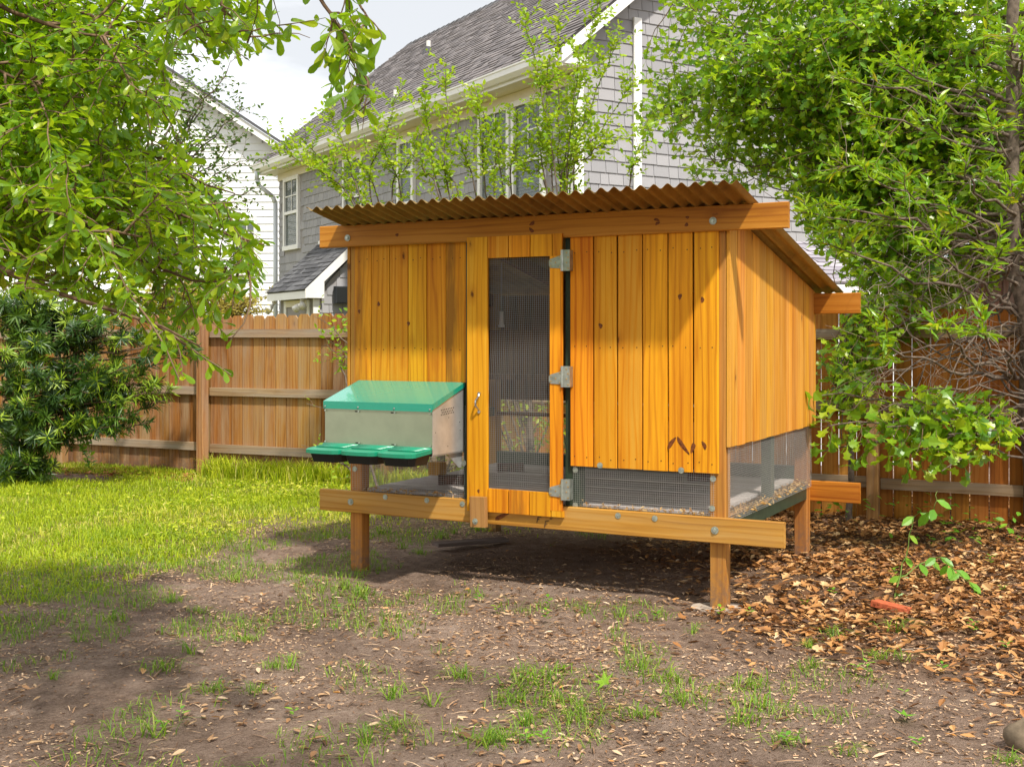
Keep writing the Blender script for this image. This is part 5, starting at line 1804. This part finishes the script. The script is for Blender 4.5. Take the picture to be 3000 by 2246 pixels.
T3 = Tree(31)
T3.limb([(4.1, 9.3, -.1), (4.05, 9.3, 1.2), (4.15, 9.3, 2.5), (4.1, 9.35, 4.2), (4.0, 9.4, 5.5)], .075, .05, 18, .01, True)
tg_ = [((4.15, 9.3, 2.4), W(2560, 430, 10.2)), ((4.15, 9.3, 2.8), W(2400, 300, 10.4)), ((4.15, 9.3, 3.0), W(2150, 330, 10.6)), ((4.15, 9.3, 3.2), W(2000, 220, 10.8)), ((4.1, 9.3, 3.5), W(2050, 90, 10.4)),
       ((4.1, 9.3, 3.6), W(2300, 120, 10.0)), ((4.1, 9.3, 4.0), W(2500, 60, 10.0)), ((4.15, 9.3, 2.6), W(2250, 450, 10.8)), ((4.15, 9.3, 2.6), W(2080, 480, 11.0)), ((4.1, 9.3, 2.3), W(2420, 560, 10.6)),
       ((4.1, 9.3, 3.0), W(1930, 330, 11.0)), ((4.1, 9.3, 2.2), W(2560, 640, 10.4)), ((4.1, 9.3, 3.4), W(2680, 160, 10.2)), ((4.1, 9.3, 2.1), W(2480, 760, 10.0)), ((4.1, 9.3, 4.2), W(2200, -60, 10.2)),
       ((4.1, 9.3, 4.2), W(1960, 20, 10.8)), ((4.1, 9.3, 4.3), W(2700, -40, 10.0)), ((4.1, 9.3, 3.1), W(2200, 210, 10.5)), ((4.1, 9.3, 3.0), W(2700, 330, 10.6)), ((4.1, 9.3, 3.8), W(2900, 60, 10.4)), ((4.1, 9.3, 2.9), W(2350, 200, 11.0)), ((4.1, 9.3, 2.3), W(2200, 540, 10.8)), ((4.1, 9.3, 2.3), W(2330, 540, 10.6)), ((4.1, 9.3, 2.1), W(2420, 680, 10.3)), ((4.1, 9.3, 2.6), W(2850, 480, 10.2)), ((4.1, 9.3, 2.2), W(2780, 640, 10.0)), ((4.1, 9.3, 2.0), W(2900, 700, 9.8)), ((4.1, 9.3, 1.9), W(2700, 800, 9.9)), ((4.1, 9.3, 2.6), W(2960, 380, 10.0)), ((4.1, 9.3, 3.2), W(2780, 250, 10.0))]
for a, b in tg_:
    a = np.array(a)
    mid = (a + b) / 2 + np.array([0, T3.rng.uniform(-.2, .2), .10])
    P = T3.limb([a, mid, b], .022, .004, 12, .03)
    for s_ in T3.sub(P, 18, .75, .32, .75, .02, .02, keep_right, .006):
        for q in T3.sub(s_, 6, .34, .1, .8, .03, .0, keep_right, .003) + [s_]:
            T3.leaf_twig(q, .034, (.065, .105), .85, .7, .1, .15, .5)
T3.finish('lobed_oak_tree', 'lobed-leaf oak spreading in front of the grey gable wall', 'tree', 'lobed', M['leaf_lobed'], M['bark'], M['twig'], keep_right, (4.1, 9.3, 0))

# ---- low oak sapling with broad leaves between the coop and the fence
T4 = Tree(47)
T4.limb([(3.80, 8.45, -.05), (3.82, 8.45, .5), (3.78, 8.45, 1.0)], .022, .014, 10, .01, True)
LOWP = [(2355, 1090), (2420, 1010), (2500, 1080), (2640, 1110), (2760, 1130), (2960, 1160), (2990, 1290), (2930, 1350), (2800, 1440), (2700, 1420), (2600, 1390), (2470, 1390), (2390, 1350), (2360, 1220)]
keep_low = lambda P: in_poly(*proj(P), LOWP)
for (u, v, Y) in [(2400, 1150, 8.3), (2440, 1240, 8.1), (2500, 1180, 8.4), (2560, 1200, 8.2), (2620, 1260, 8.0), (2700, 1230, 8.1), (2780, 1260, 8.0), (2850, 1240, 8.2), (2900, 1260, 8.0), (2760, 1380, 7.9), (2620, 1330, 8.2), (2420, 1320, 8.4), (2480, 1100, 8.6), (2700, 1150, 8.2), (2840, 1180, 8.3), (2940, 1200, 8.1), (2560, 1290, 8.1), (2500, 1250, 8.2), (2700, 1320, 8.0), (2880, 1300, 8.1)]:
    b = W(u, v, Y)
    a = np.array((3.80, 8.45, T4.rng.uniform(.5, 1.0)))
    P = T4.limb([a, (a + b) / 2 + (0, 0, .08), b], .010, .004, 9, .02)
    for s_ in T4.sub(P, 12, .26, .45, .8, .05, .0, keep_low, .003):
        T4.leaf_twig(s_, .055, (.085, .13), .85, .75, .2, .15, .5)
T4.finish('oak_sapling', 'low oak sapling with broad leaves between coop corner and fence', 'sapling', 'broad', M['leaf_lobed'], M['bark'], M['twig'], keep_low, (3.80, 8.45, 0), lambda P: np.ones(len(P), bool))

# darker foliage right behind the coop's back corner
T4b = Tree(53)
T4b.limb([(2.75, 9.7, -.05), (2.75, 9.65, .8), (2.7, 9.6, 1.8)], .03, .015, 10, .01, True)
DARKP = [(2390, 640), (2480, 640), (2640, 740), (2700, 850), (2640, 1000), (2560, 1120), (2480, 1330), (2400, 1390), (2385, 1000), (2470, 900)]
keep_dark = lambda P: in_poly(*proj(P), DARKP)
for (u, v, Y) in [(2450, 980, 9.3), (2480, 1060, 9.4), (2560, 900, 9.5), (2580, 980, 9.4), (2440, 1180, 9.3), (2460, 1300, 9.3), (2520, 820, 9.6), (2600, 820, 9.6), (2440, 720, 9.7), (2540, 1050, 9.4), (2420, 1080, 9.3), (2560, 760, 9.7)]:
    b = W(u, v, Y)
    a = np.array((2.75, 9.65, T4b.rng.uniform(.5, 1.6)))
    P = T4b.limb([a, (a + b) / 2 + (0, 0, .06), b], .009, .003, 9, .02)
    for s_ in T4b.sub(P, 16, .30, .2, .9, .03, .0, keep_dark, .003):
        T4b.leaf_twig(s_, .035, (.06, .10), .85, .6, .1, .1, .6)
T4b.finish('dark_oak_sapling', 'dense dark green sapling pressed against the rear corner of coop', 'sapling', 'lobed', M['leaf_lobed'], M['bark'], M['twig'], keep_dark, (2.75, 9.7, 0))

# ---- laurel with bright lanceolate shoots and bare grey twigs, trunk by the right edge
T5 = Tree(61)
T5.limb([(3.92, 8.6, -.1), (3.88, 8.6, 1.0), (3.66, 8.6, 1.9), (3.62, 8.6, 3.0), (3.66, 8.6, 4.4)], .06, .04, 18, .012, True)
for (u, v, Y, lf) in [(2330, 620, 8.5, 1), (2420, 600, 8.3, 1), (2480, 480, 8.2, 1), (2380, 700, 8.5, 1), (2520, 330, 8.4, 1), (2700, 360, 8.2, 1), (2600, 170, 8.4, 1), (2830, 480, 8.2, 1), (2640, 540, 8.2, 1), (2680, 700, 8.0, 1), (2920, 730, 8.0, 1),
                      (2860, 960, 7.8, 1), (2740, 940, 7.8, 1), (2680, 250, 8.6, 1), (2850, 220, 8.4, 1), (2960, 120, 8.4, 1), (2450, 220, 8.6, 1), (2560, 640, 8.4, 1), (2780, 600, 8.1, 1), (2960, 560, 8.2, 1), (2550, 1000, 8.0, 1), (2900, 330, 8.2, 1)]:
    b = W(u, v, Y)
    z0 = np.clip(b[2] - .5 + T5.rng.uniform(-.1, .3), 1.2, 4.0)
    a = np.array((3.66, 8.6, z0))
    P = T5.limb([a, (a + b) / 2 + T5.rng.normal(0, .06, 3), b], .016, .004, 12, .02)
    T5.sub(P, 5, .45, .2, .9, .03, .0, None, .0028, .25)
    for s_ in T5.sub(P[6:], 5, .20, .2, .7, -.06, .10, keep_right, .003):
        T5.leaf_twig(s_, .016, (.07, .115), .75, .6, .35, -.15, .35)
    T5.leaf_twig(P[-4:], .012, (.07, .115), .75, .6, .3, -.2, .35)
for j in range(26):                                              # bare twiggy growth low on the right
    a = np.array((3.72, 8.6, T5.rng.uniform(.9, 2.6)))
    b = W(T5.rng.uniform(2500, 2900), T5.rng.uniform(760, 1350), T5.rng.uniform(7.9, 8.9))
    P = T5.limb([a, (a + b) / 2 + T5.rng.normal(0, .10, 3), b], .010, .002, 14, .02)
    T5.sub(P, 7, .42, .2, .9, .02, .0, None, .002, .28)
for j in range(30):                                              # crown on the far side of the trunk, shading fence and litter
    b = np.array((T5.rng.uniform(3.5, 6.2), T5.rng.uniform(6.9, 9.6), T5.rng.uniform(2.2, 3.9)))
    if b[0] < 3.75: b[1] = max(b[1], 8.0)
    a = np.array((3.66, 8.6, np.clip(b[2] - .5, 1.4, 4.2)))
    P = T5.limb([a, (a + b) / 2 + T5.rng.normal(0, .06, 3), b], .016, .004, 10, .02)
    for s_ in T5.sub(P, 12, .42, .25, .8, .0, .05, None, .003):
        T5.leaf_twig(s_, .026, (.075, .12), .75, .6, .1, .0, .4)
T5.finish('laurel_tree', 'slender grey-trunked laurel with bright yellow-green shoots and bare twigs', 'tree', 'lance', M['leaf_laurel'], M['bark'], M['twig_grey'], keep_right, (3.92, 8.6, 0))

# ---- crape myrtles behind the coop
MY = [((-0.65, 10.6), [(1042, 610, 791, 421), (1050, 610, 876, 401), (1064, 610, 968, 328), (1090, 600, 1156, 290), (1060, 640, 930, 480), (1110, 600, 1060, 470), (1150, 600, 1230, 420), (1180, 600, 1100, 380)],
       'crape myrtle shrub with arching shoots behind coop roof, toward the lean-to'),
      ((0.15, 10.4), [(1298, 592, 1230, 268), (1320, 590, 1304, 174), (1429, 587, 1400, 320), (1400, 590, 1340, 400), (1450, 580, 1470, 400), (1300, 600, 1200, 450), (1480, 590, 1390, 250), (1350, 600, 1290, 480), (1500, 580, 1520, 330)],
       'crape myrtle shrub with upright shoots before the double window'),
      ((0.55, 10.3), [(1634, 570, 1537, 43), (1640, 560, 1634, 46), (1650, 570, 1754, 0), (1640, 570, 1785, 399), (1620, 560, 1600, 180), (1660, 570, 1700, 150), (1600, 570, 1560, 300), (1670, 570, 1850, 250), (1610, 580, 1500, 460), (1680, 560, 1690, 330), (1840, 560, 1870, 430), (1660, 560, 1810, 120)],
       'tall crape myrtle with grey stems at the corner of the grey house')]
for k, ((rx, ry), shoots, lab) in enumerate(MY):
    Tm = Tree(70 + k)
    Tm.limb([(rx, ry, -.05), (rx + .02, ry, .5), (rx - .01, ry, 1.0)], .035, .026, 8, .006, True)
    for i, (u0, v0, u1, v1) in enumerate(shoots):
        Yd = ry + Tm.rng.uniform(-.25, .25)
        a = np.array((rx, ry, Tm.rng.uniform(.3, .95)))
        b, c = W(u0, v0, Yd), W(u1, v1, Yd + Tm.rng.uniform(-.25, .1))
        dirv = c - b
        P = Tm.limb([a, b, b + dirv * .55 + (0, 0, .06 * np.linalg.norm(dirv)), c], .009, .002, 18, .006)
        up_part = P[5:]
        L_ = np.linalg.norm(dirv)
        for s_ in Tm.sub(up_part, int(9 + 19 * L_), .24, .0, .8, -.03, .08, lambda p: proj(p)[1] < 640, .0022):
            Tm.leaf_twig(s_, .019, (.034, .062), .9, .8, .05, .0, .4)
        Tm.leaf_twig(up_part[2:], .02, (.034, .06), .9, .8, .1, .0, .4)
    for j in range(10):                                     # low growth seen through the coop
        a = np.array((rx, ry, .1))
        b = np.array((rx + Tm.rng.uniform(-.5, .6), ry + Tm.rng.uniform(-.3, .3), Tm.rng.uniform(.5, 1.5)))
        P = Tm.limb([a, (a + b) / 2, b], .012, .003, 8, .02)
        for s_ in Tm.sub(P, 6, .28, .3, .8, .0, .05, None, .0022):
            Tm.leaf_twig(s_, .03, (.03, .06), .9, .8, .05, .0, .4)
    Tm.finish('crape_myrtle', lab, 'shrub', 'oval', M['leaf_myrtle'], M['bark'], M['twig'], None, (rx, ry, 0))

# spray of myrtle leaves by the coop's left edge, in front of the fence
T6 = Tree(81)
T6.limb([(-1.05, 9.9, -.05), (-1.25, 10.0, .6), (-1.45, 10.1, 1.25)], .014, .006, 10, .01, True)
for (u, v) in [(925, 920), (940, 1010), (1000, 960), (985, 1050), (900, 1180), (880, 1300), (950, 1330), (1000, 1340), (960, 1000)]:
    b = W(u, v, 10.2)
    a = np.array((-1.2, 9.98, np.clip(b[2] - .3, .1, 1.2)))
    P = T6.limb([a, (a + b) / 2 + (0, 0, .05), b], .006, .002, 9, .01)
    for s_ in T6.sub(P, 6, .18, .3, .8, -.02, .05, None, .0018):
        T6.leaf_twig(s_, .03, (.035, .06), .9, .8, .05, .0, .35)
T6.finish('myrtle_sucker', 'thin leafy sucker growing against the fence beside the nest box', 'shrub', 'oval', M['leaf_myrtle'], M['bark'], M['twig'], None, (-1.05, 9.9, 0))

# small dark-leaved tree beyond the fence on the left
T7 = Tree(91)
T7.limb([(-4.9, 15.2, 0), (-4.9, 15.2, 1.6), (-4.85, 15.2, 2.6)], .06, .03, 10, .01, True)
for (u, v) in [(690, 165), (640, 230), (715, 310), (600, 260), (560, 200), (500, 60), (650, 350), (560, 330), (700, 410), (730, 460), (620, 420), (580, 480), (760, 560), (680, 520), (520, 150), (720, 600), (640, 600)]:
    b = W(u, v, 15.0)
    a = np.array((-4.87, 15.2, 2.4))
    P = T7.limb([a, (a + b) / 2 + (0, 0, .25), b], .022, .003, 14, .03)
    for s_ in T7.sub(P[5:], 20, .34, .1, .8, -.02, .05, None, .003):
        T7.leaf_twig(s_, .038, (.045, .075), .9, .7, .05, .0, .4)
T7.finish('dark_myrtle_tree', 'small dark-leaved tree beyond the fence before the white gable', 'tree', 'oval', M['leaf_small_dark'], M['bark'], M['twig'], None, (-4.9, 15.2, 0))

# golden shrubs in front of the white house
for k, (u, v, Y, rx, rz, lab) in enumerate([(520, 890, 22, 1.3, .55, 'large golden shrub at the foot of the white house'), (680, 900, 22, .55, .35, 'small golden shrub beside the downspout of grey house')]):
    Tg = Tree(95 + k)
    c = W(u, v, Y)
    Tg.limb([(c[0], Y, -.05), (c[0], Y, 1.0), (c[0], Y, c[2] - .2)], .05, .03, 8, .01, True)
    for j in range(70 if k == 0 else 35):
        d = rvec(Tg.rng) * np.array([rx, .6, rz]) * Tg.rng.uniform(.5, 1.0)
        b = c + d
        P = Tg.limb([(c[0], Y, c[2] - .4), c + d * .5, b], .012, .004, 6, .02)
        for s_ in Tg.sub(P, 8, .35, .3, .9, .0, .1, None, .004):
            Tg.leaf_twig(s_, .05, (.05, .09), .9, .7, .05, .0, .4)
    Tg.finish('golden_shrub', lab, 'shrub', 'oval', M['leaf_gold'], M['bark'], M['twig'], None, (c[0], Y, 0))

# far trees seen through gaps on the right
for k, (X_, Y_, h_, r_, lab) in enumerate([(11.5, 24, 6.5, 2.6, 'distant bright green tree glimpsed behind the brown shed'), (14.5, 30, 8.0, 3.5, 'far tall tree beyond the brown shed at the right')]):
    Tf = Tree(101 + k)
    Tf.limb([(X_, Y_, 0), (X_, Y_, h_ * .4), (X_, Y_, h_ * .8)], .16, .06, 8, .02, True)
    for j in range(60):
        d = rvec(Tf.rng) * np.array([r_, r_, h_ * .36]) * Tf.rng.uniform(.6, 1.0)
        a = np.array((X_, Y_, h_ * .5))
        b = np.array((X_, Y_, h_ * .68)) + d
        P = Tf.limb([a, (a + b) / 2, b], .04, .01, 7, .05)
        for s_ in Tf.sub(P, 10, .8, .4, .9, .0, .05, None, .008):
            Tf.leaf_twig(s_, .09, (.12, .2), .9, .7, .05, .0, .4)
    Tf.finish('background_tree', lab, 'tree', 'oval', M['leaf_myrtle'], M['bark'], M['twig'], None, (X_, Y_, 0))

# ---- podocarpus shrub at the left fence
T8 = Tree(111)
T8.tone = []
base8 = np.array((-5.25, 12.45, 0))
T8.limb([base8 + (0, 0, -.05), base8 + (.03, 0, .7), base8 + (.0, 0, 1.6)], .05, .03, 10, .01, True)
tips = [(475, 1179, 12.2), (470, 1127, 12.3), (420, 1080, 12.2), (360, 1210, 12.1), (300, 1225, 12.0), (250, 1190, 12.1), (430, 1215, 12.1), (400, 1150, 12.3), (520, 1010, 12.4), (560, 1000, 12.5), (330, 1060, 12.2), (240, 1080, 12.1), (190, 1240, 11.9),
        (200, 930, 12.2), (150, 900, 12.1), (100, 860, 12.2), (60, 880, 12.1), (250, 900, 12.3), (300, 960, 12.2), (220, 1000, 12.0), (130, 1000, 11.9), (60, 960, 11.9), (20, 1060, 11.8), (130, 1110, 11.8), (60, 1160, 11.8), (180, 1100, 11.8), (30, 1240, 11.9), (110, 1250, 11.8), (60, 1330, 12.0), (130, 1340, 12.0), (20, 1370, 12.0), (90, 1390, 12.0), (160, 1180, 11.9), (280, 1120, 12.0), (350, 1130, 12.1), (10, 920, 12.0), (350, 930, 12.4), (420, 960, 12.4)]
for (u, v, Y) in tips:
    b = W(u, v, Y - .05)
    for rep in range(3):
        bb_ = b + T8.rng.normal(0, .10, 3)
        a = base8 + (T8.rng.normal(0, .05), 0, np.clip(bb_[2] - .25, .05, 1.6))
        P = T8.limb([a, (a + bb_) / 2 + T8.rng.normal(0, .04, 3), bb_], .014, .005, 9, .015)
        shoots_ = T8.sub(P, 5, .16, .35, .7, -.05, .12, None, .004) + [P[-3:]]
        for s_ in shoots_:
            tg = unit(s_[-1] - s_[0])
            n = 34
            t_ = T8.rng.uniform(.2, 1.0, n)
            pos = s_[0] + (s_[-1] - s_[0]) * t_[:, None]
            rad = unit(np.cross(tg, T8.rng.normal(0, 1, (n, 3))))
            T8.P.append(pos); T8.D.append(rad + tg * T8.rng.uniform(.2, .9, (n, 1))); T8.N.append(tg + T8.rng.normal(0, .3, (n, 3))); T8.S.append(T8.rng.uniform(.08, .13, n)); T8.tone.append(np.full(n, T8.rng.random() ** 1.7) + T8.rng.uniform(-.12, .12, n))
T8.finish('podocarpus_shrub', 'dark needle-leaved shrub growing against the wooden fence', 'shrub', 'needle', M['needle'], M['bark_brown'], M['twig'], None, tuple(base8))

# little vine climbing in front of the fence by the shrub
T9 = Tree(121)
vp = [W(262, 1370, 12.5), W(250, 1330, 12.5), W(245, 1290, 12.5), W(250, 1250, 12.5), W(238, 1200, 12.5)]
vpth = T9.limb(vp, .005, .003, 14, .01)
T9.leaf_twig(vpth, .014, (.05, .075), 1.0, .5, .0, .1, .3)
T9.leaf_twig(vpth + .02, .014, (.05, .075), 1.0, .5, .0, .1, .3)
T9.finish('fence_vine', 'small round-leaved vine hanging at the foot of the fence', 'vine', 'oval', M['leaf_weed'], M['stem_green'], M['stem_green'], None, tuple(vp[0]))

# ---- greenbrier on the leaf litter, right of the coop: every leaf a piece
T10 = Tree(131)
stem = T10.limb([(*G(2620, 1760), .0), (*G(2650, 1690), .12), (*G(2680, 1640), .30), W(2730, 1500, 7.2), W(2745, 1440, 7.2)], .004, .002, 20, .004)
stem2 = T10.limb([(*G(2640, 1700), .02), (*G(2740, 1690), .12), (*G(2800, 1720), .10), (*G(2860, 1750), .05)], .004, .002, 16, .004)
for pth, n_ in ((stem, 9), (stem2, 12)):
    for i in range(n_):
        p = pth[int((i + .5) / n_ * (len(pth) - 1))]
        a = i * 2.4
        T10.P.append(np.array([p])); T10.D.append(np.array([[math.cos(a), math.sin(a) * .6 - .4, -.5]])); T10.N.append(np.array([[.2, -.8, .6]])); T10.S.append(np.array([T10.rng.uniform(.075, .115)]))
T10.finish('greenbrier_vine', 'trailing vine with bright heart-shaped leaves on the leaf litter', 'vine', 'oval', M['leaf_weed'], M['stem_green'], M['stem_green'], None, (*G(2620, 1760), 0), lambda P: np.ones(len(P), bool))
# low weeds by the right fence
for k, (u, v, n_, lab) in enumerate([(2850, 1590, 60, 'low patch of leafy weeds by the fence foot right of the vine'), (2750, 1530, 40, 'leafy weed clump at the foot of the right fence'), (2450, 1520, 40, 'green weeds growing behind the rear coop leg')]):
    g_ = G(u, v)
    r_ = np.random.default_rng(140 + k)
    P = np.stack([g_[0] + r_.normal(0, .22, n_), g_[1] + r_.normal(0, .12, n_), r_.uniform(.02, .22, n_)], -1)
    a = r_.uniform(0, 6.28, n_)
    o = obj('weed_patch', leaf_cloud('weed_patch', P, np.stack([np.cos(a), np.sin(a), r_.normal(.1, .3, n_)], -1), r_.normal(0, .4, (n_, 3)) + (0, 0, 1), r_.uniform(.04, .08, n_), 'oval', M['leaf_weed'], r_))
    tag(o, lab, 'weeds', kind='stuff')
